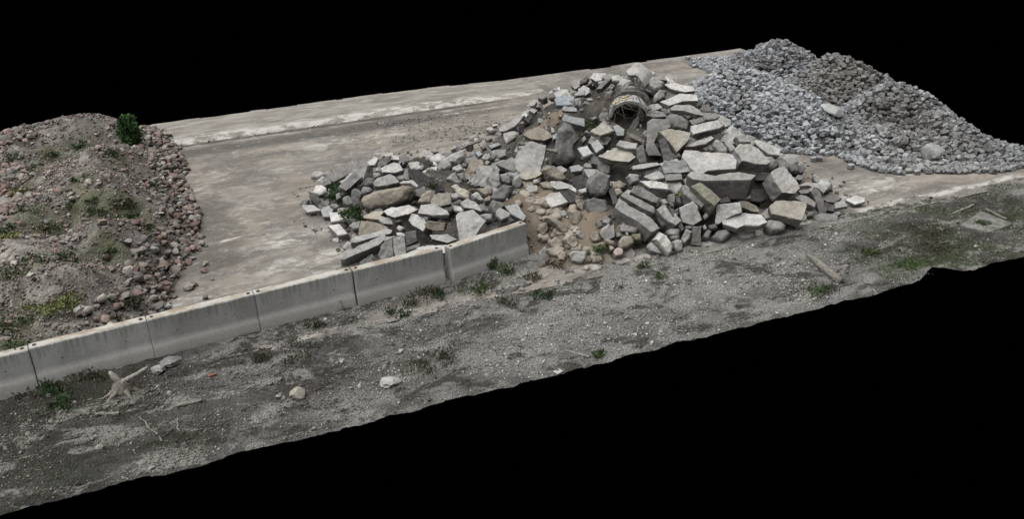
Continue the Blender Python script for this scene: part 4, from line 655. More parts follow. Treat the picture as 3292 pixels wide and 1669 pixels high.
def g_keep(P): return (P[:, 1] < np.where(P[:, 0] < 8.2, np.array([wall_v(a) for a in P[:, 0]])+.1, 17.2)) & (P[:, 0] < 23.0)
P, F = grid(-5, 23.5, 13.3, 18.6, .06, .05, g_h, g_keep, g_warp)
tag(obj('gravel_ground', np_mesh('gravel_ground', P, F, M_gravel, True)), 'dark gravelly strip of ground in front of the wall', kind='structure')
# gravel: loose pebbles over the front ground
def rock_template(sub, seed, amp=.35, flat=.7):
    bm = bmesh.new(); bmesh.ops.create_icosphere(bm, subdivisions=sub, radius=.5)
    for v in bm.verts:
        c = v.co.normalized(); d = 1+amp*noise.noise(c*1.6+Vector((seed*7.1, 0, 0)))+amp*.4*noise.noise(c*3.7+Vector((0, seed*3.3, 0)))
        v.co = c*.5*d
        for ax, s in ((Vector((1, .2, .3)), .36), (Vector((-.4, 1, .1)), .38), (Vector((.1, -.6, 1)), .33), (Vector((-.7, -.3, -.6)), .37)):
            ax = (Euler((seed*1.3, seed*2.1, seed)).to_matrix() @ ax).normalized(); k = v.co.dot(ax)
            if k > s: v.co -= ax*(k-s)*.85
        v.co.z *= flat
    V = np.array([v.co[:] for v in bm.verts]); Fc = np.array([[v.index for v in f.verts] for f in bm.faces]); bm.free(); return V, Fc
def scatter(name, tpls, pos, size, mat, rots=None, squash=None, smooth=False):
    VV, FF, off = [], [], 0
    for i, (p, s) in enumerate(zip(pos, size)):
        V, Fc = tpls[i % len(tpls)]
        e = Euler(rots[i] if rots is not None else (random.random()*6.28, random.random()*6.28, random.random()*6.28)).to_matrix()
        W = V*(squash[i] if squash is not None else 1)*s @ np.array(e).T + p
        VV.append(W); FF.append(Fc+off); off += len(V)
    return np_mesh(name, np.concatenate(VV), np.concatenate(FF), mat, smooth)
T0 = [rock_template(1, k, .4, .75) for k in range(6)]
pos, size = [], []
while len(pos) < 26000:
    u = random.uniform(-4.5, 22.8); v = random.uniform(13.4, 17.3 if u > 8.2 else wall_v(u)-.2)
    if v < edge_v(u)+.03: continue
    d = .42+1.3*noise.noise((u*.8, v*1.1, 4))+(.25 if 15.6 > v > 14 else 0)
    if u > 13.5: d -= .2
    if random.random() > d: continue
    s = .016+.03*random.random()**2.5+(.06 if random.random() < .012 else 0)
    pos.append((u, v, 0)); size.append(s*1.15)
pos = np.array(pos); pos[:, 2] = g_h(pos)+np.array(size)*.12
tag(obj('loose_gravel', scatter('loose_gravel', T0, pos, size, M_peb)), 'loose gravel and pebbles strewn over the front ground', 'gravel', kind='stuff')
# ------------------------------------------------------------------ heaps: earth bodies
def heap_grid(S, u0, u1, v0, v1, drop, mat, name, label, amp, mask=None, fr=1.):
    def h(P):
        z = S(P[:, :2])
        if fr < 1: z = z+np.array([-.26*(abs(noise.noise((p[0]*1.1, p[1]*1.5, 3.)))-.18)-.12*(abs(noise.noise((p[0]*3.3, p[1]*3.9, 8.)))-.2) for p in P])*np.clip(z*2, 0, 1)
        n1 = np.array([amp*fbm(p[0]*1.4*fr, p[1]*1.4*fr, 1.)+amp*.5*noise.noise((p[0]*6*fr, p[1]*6*fr, 0)) for p in P])
        return z-(drop(P) if callable(drop) else drop)+n1*np.clip(z*3, 0, 1)
    P, F = grid(u0, u1, v0, v1, .09, .09, h, lambda P: (P[:, 2] > -.06) & (mask(P) if mask else True))
    return tag(obj(name, np_mesh(name, P, F, mat, True)), label, kind='structure')
ex = np.array([(p[0], p[1], 1.0) for p in SAND]+[(DIRT[i][0], DIRT[i][1], r) for i, r in ((0, .5), (1, .4), (2, .5), (3, .4), (4, .6), (5, .45), (6, .4), (7, .5), (8, .4))])
def rub_drop(P):
    d = np.min(((P[:, None, :2]-ex[None, :, :2])**2).sum(2)/ex[:, 2]**2, 1); return .52-.50*np.exp(-d**2*.5)
behind_wall = lambda P: P[:, 1] > np.where(P[:, 0] < WALLE[1][0]-.02, np.array([wall_v(a) for a in P[:, 0]])+.12, 16.8)
heap_grid(HR, 1.8, 18.6, 16.4, 29.6, rub_drop, M_rub, 'rubble_mound', 'earthy dirt and sand packed between the broken concrete', .10, behind_wall)
heap_grid(HM, -7, 2, 16.6, 34.2, .03, M_mnd, 'earth_mound', 'long mound of gravelly earth on the left of the yard', .12, lambda P: behind_wall(P) & (P[:, 1] < 33.5), .99)
heap_grid(HS, 15.8, 26, 17, 35, .17, M_setd, 'sett_mound', 'grey stone dust inside the heaps of granite setts', .04)
# ------------------------------------------------------------------ broken concrete and boulders
KIND = {'S': ('broken_slab', 'slab'), 'K': ('concrete_block', 'block'), 'B': ('boulder', 'boulder'), 'M': ('concrete_beam', 'beam'), 'C': ('asphalt_chunk', 'asphalt chunk'), 'W': ('wooden_post', 'post'), 'P': ('wooden_board', 'board')}
CN = {'w': 'pale', 'g': 'grey', 'd': 'dark grey', 't': 'tan', 'y': 'yellowish', 'b': 'bluish grey', 'B': 'blue granite', 'a': 'black', 'k': 'shadowed dark', 'p': 'pinkish', 'm': 'mossy', 'o': 'greenish'}
GN = {'S': ('small {} broken slab jammed among the larger rubble', 'small slabs jammed in the rubble'), 'K': ('small {} squarish block jammed among the larger rubble', 'small blocks jammed in the rubble'), 'B': ('small {} rounded stone filling a gap in the rubble', 'small stones filling the rubble'), 'P': ('small {} board sticking out of the left ridge', 'small boards'), 'C': ('small {} asphalt piece among the rubble', 'asphalt pieces')}
def ring_scale(P2, k, m):                    # pull a polygon in by k metres at most, towards its centre
    c = P2.mean(0); d = P2-c; r = np.linalg.norm(d, axis=1, keepdims=True)+1e-6
    return c+d*np.clip(1-k/r, m, 1)
def prism(P2, th, kind):
    size = np.ptp(P2, 0).max()
    if kind == 'B': rings = [(0, .16*size, .6), (-.10*th, .06*size, .8), (-.4*th, 0, 1), (-.75*th, .05*size, .8), (-th, .2*size, .5)]
    elif kind in 'SC': rings = [(0, .012, .9), (-.018, 0, 1), (-th, .03+.03*random.random(), .8)]
    else: rings = [(0, .018, .9), (-.025, 0, 1), (-th*.95, .02, .85), (-th, .05, .8)]
    V, F = [], []; n = len(P2)
    for z, k, m in rings:
        for x, y in ring_scale(P2, k, m): V.append((x, y, z))
    for r in range(len(rings)-1):
        a, b = r*n, (r+1)*n
        for i in range(n): F.append((a+i, b+i, b+(i+1) % n, a+(i+1) % n))
    F.append(tuple(range(n))); F.append(tuple(range(len(rings)*n-1, (len(rings)-1)*n-1, -1)))
    return V, F
pending = []
def basis(n):
    n = Vector(n).normalized(); e1 = Vector((0, 0, 1)).cross(n)
    e1 = e1.normalized() if e1.length > 1e-4 else Vector((1, 0, 0)); e2 = n.cross(e1)
    m = Matrix((e1, e2, n)).transposed(); return m
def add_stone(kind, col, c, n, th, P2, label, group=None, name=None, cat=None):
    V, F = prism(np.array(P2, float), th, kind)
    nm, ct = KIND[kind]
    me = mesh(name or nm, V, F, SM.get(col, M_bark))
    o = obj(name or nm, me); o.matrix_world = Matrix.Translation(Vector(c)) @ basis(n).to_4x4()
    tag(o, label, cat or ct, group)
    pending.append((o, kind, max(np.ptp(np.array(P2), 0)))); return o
for (k, col, c, n, th, lab, q) in STONES:
    P2 = np.array(q, float).reshape(-1, 2)/100
    # densify outline so that edges can chip
    D = []
    for i in range(len(P2)):
        a, b = P2[i], P2[(i+1) % len(P2)]; D.append(a)
        L = np.linalg.norm(b-a)
        if L > .35:
            m = (a+b)/2; nn = np.array([b[1]-a[1], a[0]-b[0]])/L; D.append(m+nn*random.uniform(-.02, .02)*min(1, L))
    g = None
    if lab == '-': lab, g = GN.get(k, GN['B'])[0].format(CN[col]), GN.get(k, GN['B'])[1]+' ('+CN[col]+')'
    o = add_stone(k, col, c, n, th/100, D, lab, g)
    if k == 'P': o.data.materials[0] = M_bark
# fill the gaps with smaller stones lying on the heap
def inside_wall(u, v): return v < (wall_v(u)+.5 if u < WALLE[1][0] else 16.95)
for _ in range(34):
    t_ = random.random(); u, v = 8.35+random.gauss(0, .42)+.4*t_, 19.4-2.3*t_+random.gauss(0, .15)
    if inside_wall(u, v): continue
    z = float(HR([[u, v]])[0]); s = random.uniform(.10, .22); m = random.randint(5, 7)
    P2 = [(s*random.uniform(.7, 1.2)*math.cos(a), s*random.uniform(.6, 1.)*math.sin(a)) for a in [2*PI*(i+random.uniform(-.25, .25))/m for i in range(m)]]
    add_stone('B', 't', (u, v, max(z, .03)+.05), Vector((random.uniform(-.5, .3), random.uniform(-.9, -.2), 1)).normalized(), .2, P2, 'rounded tan lump of earth and stone in the sandy spill', 'tan lumps in the sandy spill')
nf = 0; tries = 0
while nf < 300 and tries < 8000:
    tries += 1
    u, v = random.uniform(2.6, 17.5), random.uniform(17.1, 27.8); z = float(HR([[u, v]])[0])
    if z < .12 or inside_wall(u, v) or z > 2.8: continue
    d = np.min(((np.array([[u, v]])-ex[:, :2])**2).sum(1)/ex[:, 2]**2)
    if d < .6 and random.random() < (.8 if min((u-p[0])**2+(v-p[1])**2 for p in SAND) > 1.5 else .35): continue
    if min((u-p[0])**2+(v-p[1])**2 for p in CAVE) < .5: continue
    n = HR.n(u, v); n = Vector((n.x*.8-.2+random.uniform(-.35, .35), n.y-.4+random.uniform(-.35, .35), n.z)).normalized()
    s = random.uniform(.14, .34); k = random.choice('BBKSB'); m = random.randint(5, 7)
    P2 = [(s*random.uniform(.75, 1.15)*math.cos(a), s*random.uniform(.5, .95)*math.sin(a)) for a in [2*PI*(i+random.uniform(-.25, .25))/m for i in range(m)]]
    nearsand = min((u-p[0])**2+(v-p[1])**2 for p in SAND) < 1.3
    col = random.choice('ttpt' if nearsand else 'ggwgdbgwgg')
    add_stone(k, col, (u, v, z-.08-.12*random.random()), n, random.uniform(.15, .3), P2, GN[k][0].format(CN[col]), GN[k][1]+' ('+CN[col]+')'); nf += 1
# blocky stones become worn, chipped stone: even remesh, then displace
for o, k, s in pending:
    md = o.modifiers.new('r', 'REMESH'); md.use_smooth_shade = True
    if k in 'BC': md.mode = 'VOXEL'; md.voxel_size = .022 if s < .5 else (.028 if s < 1 else .036)
    else: md.mode = 'SHARP'; md.octree_depth = 4 if s < .45 else 5; md.scale = .9; md.use_remove_disconnected = False
bpy.context.view_layer.update(); dg = bpy.context.evaluated_depsgraph_get(); new = []
for o, k, s in pending: new.append(bpy.data.meshes.new_from_object(o.evaluated_get(dg)))
for (o, k, s), me in zip(pending, new):
    o.modifiers.clear(); old = o.data; mat = old.materials[0]; nmz = old.name; o.data = me; me.name = nmz; bpy.data.meshes.remove(old)
    if not me.materials: me.materials.append(mat)
    nv = len(me.vertices); co = np.empty(nv*3); me.vertices.foreach_get('co', co); co = co.reshape(-1, 3)
    no = np.array([v.normal[:] for v in me.vertices]); sd = random.random()*100
    a1, a2 = {'B': (.05, .016), 'S': (.016, .010), 'C': (.02, .016), 'K': (.018, .010), 'M': (.022, .012)}.get(k, (.004, .003))
    for i in range(nv):
        p = Vector(co[i]); q = p*2.6+Vector((sd, 0, 0)); r = p*11+Vector((0, sd, 0))
        c1 = noise.noise(q); c2 = noise.noise(r); chip = max(0, noise.noise(p*5+Vector((0, 0, sd)))-.25)
        co[i] += no[i]*(a1*c1+a2*c2-(.05 if k in 'SKCM' else .02)*chip)
    me.vertices.foreach_set('co', co.ravel()); me.shade_smooth(); me.set_sharp_from_angle(angle=math.radians(34)); me.update()
# loose crumbs and fragments between and behind
T1 = [rock_template(1, k+20, .35, .6) for k in range(6)]
pos, size = [], []
while len(pos) < 4600:
    u, v = random.uniform(2.4, 18), random.uniform(16.9, 29)
    if inside_wall(u, v): continue
    pos.append((u, v, 0)); size.append(.03+.11*random.random()**2.5)
pos = np.array(pos); z = HR(pos[:, :2]); k = z > .0; pos, size, z = pos[k], np.array(size)[k], z[k]
pos[:, 2] = np.maximum(z-rub_drop(pos)*1.0, 0)+size*.25
for cx, cy, rx, ry, m in [(9.2, 28.3, 2.6, 1.1, 700), (8.0, 30.2, 2.2, .5, 350), (4.2, 31.2, 4, .2, 120), (14, 17.3, 4, .25, 120), (3.2, 22.5, .5, 1.5, 15)]:
    q = np.array([(random.gauss(cx, rx*.5), random.gauss(cy, ry*.5), 0) for _ in range(m)]); s_ = np.array([.02+.05*random.random()**3 for _ in q]); q[:, 2] = s_*.25+.005
    pos = np.concatenate([pos, q]); size = np.concatenate([size, s_])
tag(obj('rubble_crumbs', scatter('rubble_crumbs', T1, pos, size, M_frag)), 'small crumbs of concrete and gravel between the rubble', 'rubble', kind='stuff')
# ------------------------------------------------------------------ granite setts
def sett_template(seed):
    rr = random.Random(seed); bm = bmesh.new(); bmesh.ops.create_cube(bm, size=1)
    for v in bm.verts: v.co += Vector([rr.uniform(-.09, .09) for _ in range(3)])
    bmesh.ops.bevel(bm, geom=list(bm.edges)+list(bm.verts), offset=.11, segments=1, affect='EDGES', profile=.6)
    bmesh.ops.triangulate(bm, faces=bm.faces)
    for v in bm.verts: v.co += Vector([rr.uniform(-.018, .018) for _ in range(3)])
    V = np.array([v.co[:] for v in bm.verts]); F = np.array([[v.index for v in f.verts] for f in bm.faces]); bm.free(); return V, F
ST = [sett_template(k) for k in range(8)]
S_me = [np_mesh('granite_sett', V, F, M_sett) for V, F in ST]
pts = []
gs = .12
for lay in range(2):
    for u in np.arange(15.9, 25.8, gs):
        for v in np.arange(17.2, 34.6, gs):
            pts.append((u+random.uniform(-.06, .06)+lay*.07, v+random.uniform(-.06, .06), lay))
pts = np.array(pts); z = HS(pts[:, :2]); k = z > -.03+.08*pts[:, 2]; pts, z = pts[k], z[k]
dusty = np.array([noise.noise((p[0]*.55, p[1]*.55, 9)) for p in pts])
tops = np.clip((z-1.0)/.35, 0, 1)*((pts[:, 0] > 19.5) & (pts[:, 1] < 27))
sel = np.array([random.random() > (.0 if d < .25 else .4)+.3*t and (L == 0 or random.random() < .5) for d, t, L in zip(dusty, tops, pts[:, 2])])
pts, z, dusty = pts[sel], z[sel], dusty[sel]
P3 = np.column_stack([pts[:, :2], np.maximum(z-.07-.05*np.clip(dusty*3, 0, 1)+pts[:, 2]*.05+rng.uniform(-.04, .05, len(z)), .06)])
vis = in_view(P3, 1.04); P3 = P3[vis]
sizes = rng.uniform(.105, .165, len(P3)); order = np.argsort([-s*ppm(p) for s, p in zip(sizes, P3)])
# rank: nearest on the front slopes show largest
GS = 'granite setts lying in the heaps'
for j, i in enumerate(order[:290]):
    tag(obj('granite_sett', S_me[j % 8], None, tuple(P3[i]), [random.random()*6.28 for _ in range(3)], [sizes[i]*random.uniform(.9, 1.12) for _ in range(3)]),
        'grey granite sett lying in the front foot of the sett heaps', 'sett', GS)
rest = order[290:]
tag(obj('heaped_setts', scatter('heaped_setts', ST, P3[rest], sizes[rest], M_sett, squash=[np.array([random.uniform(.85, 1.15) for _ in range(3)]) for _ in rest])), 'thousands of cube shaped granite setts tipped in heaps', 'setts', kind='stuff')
for (u, v), lab in zip(ITEMS['set'], ['small stray stone on the yard left of the farthest sett heap', 'stray sett nearest the rubble at the foot of the bright heap', 'stray sett on the yard just right of the first stray sett', 'stray dark sett lying alone on the bare yard between heaps', 'pale stray sett lying alone on the bare yard', 'dark rounded sett at the gap between two sett heaps', 'pale sett in the gap between two sett heaps', 'single sett lying in front of the right sett heap']):
    tag(obj('granite_sett', S_me[random.randrange(8)], None, (u, v, .075), (random.uniform(-.1, .1), random.uniform(-.1, .1), random.random()*3), (.16, .17, .15)), lab, 'sett')

for (u, v, w, lab) in [(19.2, 21.9, .75, 'flat pale slab lying on the slope of the bright sett heap'), (20.3, 18.9, .62, 'large grey block sticking out of the right sett heap')]:
    z = float(HS([[u, v]])[0]); n = HS.n(u, v)
    me = rock_template(3, w*10, .2, .35 if w > .7 else .8)
    tag(obj('granite_boulder', np_mesh('granite_boulder', me[0]*w, me[1], SM['b']), None, (u, v, z+.08), (n.y*-.8, n.x*.8, .6)), lab, 'boulder')
# ------------------------------------------------------------------ field stones on the earth mound
T2 = [rock_template(2, k+40, .42, .66) for k in range(10)]
R_me = [np_mesh('field_stone', V, F, M_field, True) for V, F in T2]
for me in R_me: me.set_sharp_from_angle(angle=math.radians(40))
pts = []
for u in np.arange(-6.5, 1.6, .15):
    for v in np.arange(17.2, 33.9, .15):
        pts.append((u+random.uniform(-.07, .07), v+random.uniform(-.07, .07)))
pts = np.array(pts); z = HM(pts); k = (z > .0) & (pts[:, 1] > np.array([wall_v(a)+.22 for a in pts[:, 0]])); pts, z = pts[k], z[k]
pos, size = [], []
for (u, v), h in zip(pts, z):
    right = min(1, max(0, (1.05-h)/.5)) if u > -2 else 0
    left = min(1, max(0, (-2.9-u)/.8))
    pn = .5+.8*noise.noise((u*.8, v*.8, 7))
    dens = max(right*1.1, left*.8, .22+.5*max(0, pn-.45))
    if random.random() > dens: continue
    s = random.choice([.09, .11, .13, .15, .18, .23])*random.uniform(.85, 1.2)*(1 if dens > .5 else .85)
    pos.append((u, v, max(h, 0)+s*(.10 if dens > .5 else -.02)+(.05*random.random() if right > .6 else 0))); size.append(s)
for _ in range(70):
    v = random.uniform(17.8, 32.5); u = float(np.interp(v, [17.5, 19, 21, 23, 25, 28, 32], [.2, .35, .45, .5, .4, .45, .6]))+abs(random.gauss(0, .12)); s = random.uniform(.08, .18); pos.append((u, v, s*.3)); size.append(s)
pos = np.array(pos); size = np.array(size); vis = in_view(pos, 1.05); pos, size = pos[vis], size[vis]
order = np.argsort([-s*ppm(p) for s, p in zip(size, pos)])
for j, i in enumerate(order[:285]):
    tag(obj('field_stone', R_me[j % 10], None, tuple(pos[i]), [random.uniform(-.6, .6), random.uniform(-.6, .6), random.random()*6.28], [size[i]*random.uniform(.85, 1.25) for _ in range(3)]),
        'rounded pinkish or grey field stone lying on the earth mound', 'stone', 'field stones on the earth mound')
rest = order[285:]
tag(obj('heaped_field_stones', scatter('heaped_field_stones', T2, pos[rest], size[rest], M_field, rots=[(random.uniform(-.6, .6), random.uniform(-.6, .6), random.random()*6.28) for _ in rest], smooth=False)), 'smaller rounded field stones covering the earth mound', 'stones', kind='stuff')
T3 = [rock_template(1, k+60, .35, .8) for k in range(5)]
pp = np.array([(random.uniform(-6, .4), random.uniform(17.4, 33.4), 0) for _ in range(14000)]); zz = HM(pp[:, :2]); k = (zz > .1) & (pp[:, 1] > np.array([wall_v(a)+.2 for a in pp[:, 0]])); pp = pp[k]; pp[:, 2] = zz[k]+.03
tag(obj('mound_gravel', scatter('mound_gravel', T3, pp, [.03+.05*random.random()**2 for _ in pp], M_field)), 'fine gravel covering the crest of the earth mound', 'gravel', kind='stuff')
LM = ['reddish brown stone on the yard furthest from the mound foot', 'larger brown stone on the yard near the wall and the mound', 'small brown stone touching the larger brown stone near the wall', 'small stone on the yard closest to the wall', 'stray reddish stone beside the middle of the mound foot', 'stray grey stone beside the middle of the mound foot', 'stray flat stone beside the middle of the mound foot']
for (u, v), lab, s in zip(ITEMS['mstr'], LM, (.2, .26, .15, .12, .16, .16, .14)):
    tag(obj('field_stone', R_me[random.randrange(10)], None, (u, v, s*.28), (.1, .1, random.random()*6), (s*1.2, s, s)), lab, 'stone')
# ------------------------------------------------------------------ the wall of concrete barrier blocks
def barrier(a, b, h, label, left_gap=.012, right_gap=.012):
    a, b = Vector((a[0], a[1], 0)), Vector((b[0], b[1], 0)); d = (b-a); L = d.length; ang = math.atan2(d.y, d.x)
    root = empty('barrier_block', a); root.rotation_euler = (0, 0, ang); tag(root, label, 'barrier', 'concrete barrier blocks of the wall')
    # y grows to the yard side; the face towards the camera is at y<0
    prof = [(-.02, 0), (.0, .20), (.015, .245), (.040, .30), (.055, h-.018), (.073, h), (.262, h), (.28, h-.018), (.29, .30), (.335, .27), (.355, 0)]
    x0, x1 = left_gap, L-right_gap; nx = 40; xs = [x0]+[x0+.012]+[x0+.012+(x1-x0-.024)*i/nx for i in range(1, nx)]+[x1-.012, x1]
    dense = []
    for i in range(len(prof)-1):
        (y0, z0), (y1, z1) = prof[i], prof[i+1]; m = max(1, int(math.hypot(y1-y0, z1-z0)/.06))
        dense += [(y0+(y1-y0)*t/m, z0+(z1-z0)*t/m) for t in range(m)]
    dense.append(prof[-1]); cy = .17
    V = []
    for j, x in enumerate(xs):
        k = .012 if j in (0, len(xs)-1) else 0
        for y, z in dense:
            c = .008*noise.noise((x*3+a.x*5, y*9, z*4))+.004*noise.noise((x*14+a.x, y*14, z*14))
            if z > h-.02: c -= .02*max(0, noise.noise((x*6+a.x*9, 1, y*5))-.2)
            V.append((x, y+(cy-y)*k*4, z+c-(k if z > .1 else 0)))
    n = len(dense); F = []
    for j in range(len(xs)-1):
        for i in range(n-1): F.append((j*n+i, (j+1)*n+i, (j+1)*n+i+1, j*n+i+1))
    F.append(tuple(range(n))); F.append(tuple(range(len(V)-1, len(V)-1-n, -1)))
    obj('body', mesh('barrier_body', V, F, M_wall, angle=35), root)
    for x in (.10, L-.10):                   # recessed lifting eyes on top, cast pockets near the ends
        bm = bmesh.new(); bmesh.ops.create_cone(bm, cap_ends=True, segments=12, radius1=.045, radius2=.03, depth=.02)
        bmesh.ops.translate(bm, verts=bm.verts, vec=(x, .165, h+.004)); me = bpy.data.meshes.new('lifting_eye'); bm.to_mesh(me); bm.free(); me.materials.append(M_hole); obj('lifting_eye', me, root)
    for x in (.5, L-.45):
        bm = bmesh.new(); bmesh.ops.create_cone(bm, cap_ends=True, segments=10, radius1=.013, radius2=.011, depth=.016, matrix=Matrix.Rotation(PI/2, 4, 'X'))
        bmesh.ops.translate(bm, verts=bm.verts, vec=(x, .047, .48+.04*noise.noise((x+a.x, 0, 0)))); me = bpy.data.meshes.new('tie_hole'); bm.to_mesh(me); bm.free(); me.materials.append(M_hole); obj('tie_hole', me, root)
    return root
W0 = Vector(WALLP[0]); W4 = Vector(WALLP[-1]); wd = (W4-W0).normalized(); LB = (W4-W0).length/4
names = ['leftmost barrier block, cut off by the edge of the photo', 'second barrier block from the left, standing against the earth mound', 'third barrier block from the left, with bare yard behind it', 'fourth barrier block from the left, left of the wide dark joint', 'fifth barrier block, left of the open gap with rubble behind it', 'last barrier block standing apart right of the gap']
for i in range(5):
    a = W0+wd*LB*(i-1)+Vector((0, (.0, .03, .008, .022, .0)[i])); barrier(a, a+wd*LB, .80+.004*(i % 3), names[i], .004 if i != 4 else .02, .004 if i != 3 else .02)
E0, E1 = Vector(WALLE[0]), Vector(WALLE[1]); barrier(E0, E1, .80, names[5])
# ------------------------------------------------------------------ the broken pipe on the peak
def ring_tube(path, rad, mat, name, seg=7, wob=.15):
    V, F = [], []; path = [Vector(p) for p in path]
    for i, p in enumerate(path):
        t = (path[min(i+1, len(path)-1)]-path[max(i-1, 0)]).normalized(); a = t.cross(Vector((.13, .2, 1))).normalized(); b = t.cross(a)
        r = rad[i] if isinstance(rad, (list, tuple)) else rad
        for k in range(seg):
            q = 2*PI*k/seg; rr = r*(1+wob*noise.noise((i*1.7, k*2.1, p.x*3))); V.append(p+a*math.cos(q)*rr+b*math.sin(q)*rr)
    for i in range(len(path)-1):
        for k in range(seg): F.append((i*seg+k, i*seg+(k+1) % seg, (i+1)*seg+(k+1) % seg, (i+1)*seg+k))
    F.append(tuple(range(seg-1, -1, -1))); F.append(tuple(range(len(V)-seg, len(V))))
    return mesh(name, V, F, mat, smooth=True)
def pipe_mesh(r0, r1, L, a0, a1, mat, jag0=0., jag1=.1, seed=0):
    na, nl = 36, 14; V, F = [], []
    for s, r in ((0, r0), (1, r1)):
        for j in range(nl+1):
            for i in range(na+1):
                a = a0+(a1-a0)*i/na; x = L*j/nl
                if j == 0: x += jag0*noise.noise((a*2.5, seed, 0))
                if j == nl: x += jag1*noise.noise((a*2.5, seed+5, 0))
                rr = r+.012*noise.noise((a*3, x*4, seed)); V.append((math.cos(a)*rr, x, math.sin(a)*rr))
    m = na+1; o = (nl+1)*m
    for j in range(nl):
        for i in range(na):
            q = j*m+i; F.append((q, q+1, q+m+1, q+m)); F.append((o+q, o+q+m, o+q+m+1, o+q+1))
    for i in range(na): F.append((i, o+i, o+i+1, i+1)); q = nl*m+i; F.append((q, q+1, o+q+1, o+q))
    for j in range(nl): q = j*m; F.append((q, q+m, o+q+m, o+q)); q = j*m+na; F.append((q, o+q, o+q+m, q+m))
    return mesh('pipe_wall', V, F, mat, angle=35)
pr = empty('concrete_pipe', PIPE[0]); pr.rotation_euler = PIPE[1]; tag(pr, 'broken concrete pipe with yellow marks lying at the top of the rubble', 'pipe')
obj('pipe_shell', pipe_mesh(.54, .455, .66, .12, PI-.05, SM['w'], .02, .10, 1), pr)
obj('inner_sleeve', pipe_mesh(.60, .50, .8, .45, PI-.35, SM['d'], .06, .2, 3), pr, (.06, .72, .02))
# yellow sprayed marks on the rim, bent round the curve
def mark(strokes, a_mid, x0, h, w, r):
    V, F = [], []
    for (p, q) in strokes:
        p, q = Vector(p), Vector(q); d = (q-p).normalized(); nn = Vector((-d.y, d.x))*.07
        m = 5
        for i in range(m+1):
            for s in (-1, 1):
                t = p+(q-p)*i/m+nn*s; a = a_mid-(t.x-.5)*w/r; V.append((math.cos(a)*(r+.022), x0+h*(t.y), math.sin(a)*(r+.022)))
        b = len(V)-2*(m+1)
        for i in range(m): F.append((b+2*i, b+2*i+1, b+2*i+3, b+2*i+2))
    return mesh('painted_mark', V, F, M_yel)
GW = [((0, 1), (.25, 0)), ((.25, 0), (.45, .7)), ((.45, .7), (.7, 0)), ((.7, 0), (.95, 1))]
GG = [((.95, .85), (.35, .95)), ((.35, .95), (.1, .5)), ((.1, .5), (.4, .05)), ((.4, .05), (.95, .15)), ((.95, .15), (.95, .5)), ((.95, .5), (.6, .5))]
obj('painted_mark', mark(GW, 2.25, .14, .26, .22, .54), pr); obj('painted_mark', mark(GG, 1.82, .14, .26, .2, .54), pr)
# curved pipe shard standing on top
sh = obj('pipe_shard', pipe_mesh(.62, .53, .55, .5, 1.65, SM['w'], .15, .15, 8)); sh.location = PIPE[2]; sh.rotation_euler = PIPE[3]
tag(sh, 'white curved pipe shard on the very top of the rubble', 'pipe shard')
roots = []
rb = Vector(PIPE[0])
VV = []
root_parts = []
rt = empty('dry_roots', rb); tag(rt, 'tangle of dry roots hanging around the pipe mouth', 'roots')
for i in range(110):
    a = random.uniform(-.1, PI+.1); r = random.uniform(.35, .70); p = Vector((math.cos(a)*r, random.uniform(-.15, 1.2), math.sin(a)*r*.9+.02)); path = [p.copy()]
    d = Vector((random.uniform(-.5, .5), random.uniform(-.6, .1), random.uniform(-.8, .1)))
    for k in range(6):
        d = (d+Vector([random.uniform(-.5, .5) for _ in range(3)])).normalized(); p = p+d*random.uniform(.06, .13); path.append(p.copy())
    root_parts.append(path)
me_all = bmesh.new()
for path in root_parts:
    tmp = ring_tube(path, [.011-.0013*i for i in range(len(path))], M_root, 'root', 4); me_all.from_mesh(tmp); bpy.data.meshes.remove(tmp)
mm = bpy.data.meshes.new('root_tangle'); me_all.to_mesh(mm); me_all.free(); mm.materials.append(M_root); ro = obj('root_tangle', mm, rt); rt.rotation_euler = PIPE[1]; pr.scale = (1, 1, .86)
# wooden post
def bar(p, q, w, t, mat, name, seed=0):
    p, q = Vector(p), Vector(q); d = q-p; L = d.length; n = 12; V, F = [], []
    for i in range(n+1):
        x = L*i/n
        for k, (sy, sz) in enumerate(((-1, -1), (1, -1), (1, 1), (-1, 1))):
            j = .28*noise.noise((i*.9+seed, k*3, p.x)); V.append((x, sy*w/2*(1+j)+(.10*L*noise.noise((i*.22+seed*3.1, 4, 0)) if w < .065 and name != 'thin_rod' else 0), sz*t/2*(1+j)+.02*L*noise.noise((i*.2+seed, 7, 0))))
    for i in range(n):
        for k in range(4): F.append((i*4+k, (i+1)*4+k, (i+1)*4+(k+1) % 4, i*4+(k+1) % 4))
    F.append((0, 1, 2, 3)); F.append((n*4+3, n*4+2, n*4+1, n*4))
    o = obj(name, mesh(name, V, F, mat)); m = basis(d) ; x = d.normalized(); m = Matrix((x, Vector((0, 0, 1)).cross(x).normalized(), x.cross(Vector((0, 0, 1)).cross(x).normalized()))).transposed()
    o.matrix_world = Matrix.Translation(p) @ m.to_4x4(); return o
tag(bar(POST[0], POST[1], .07, .07, M_pale, 'wooden_post'), 'pale wooden post sticking up at the top of the left ridge', 'post')
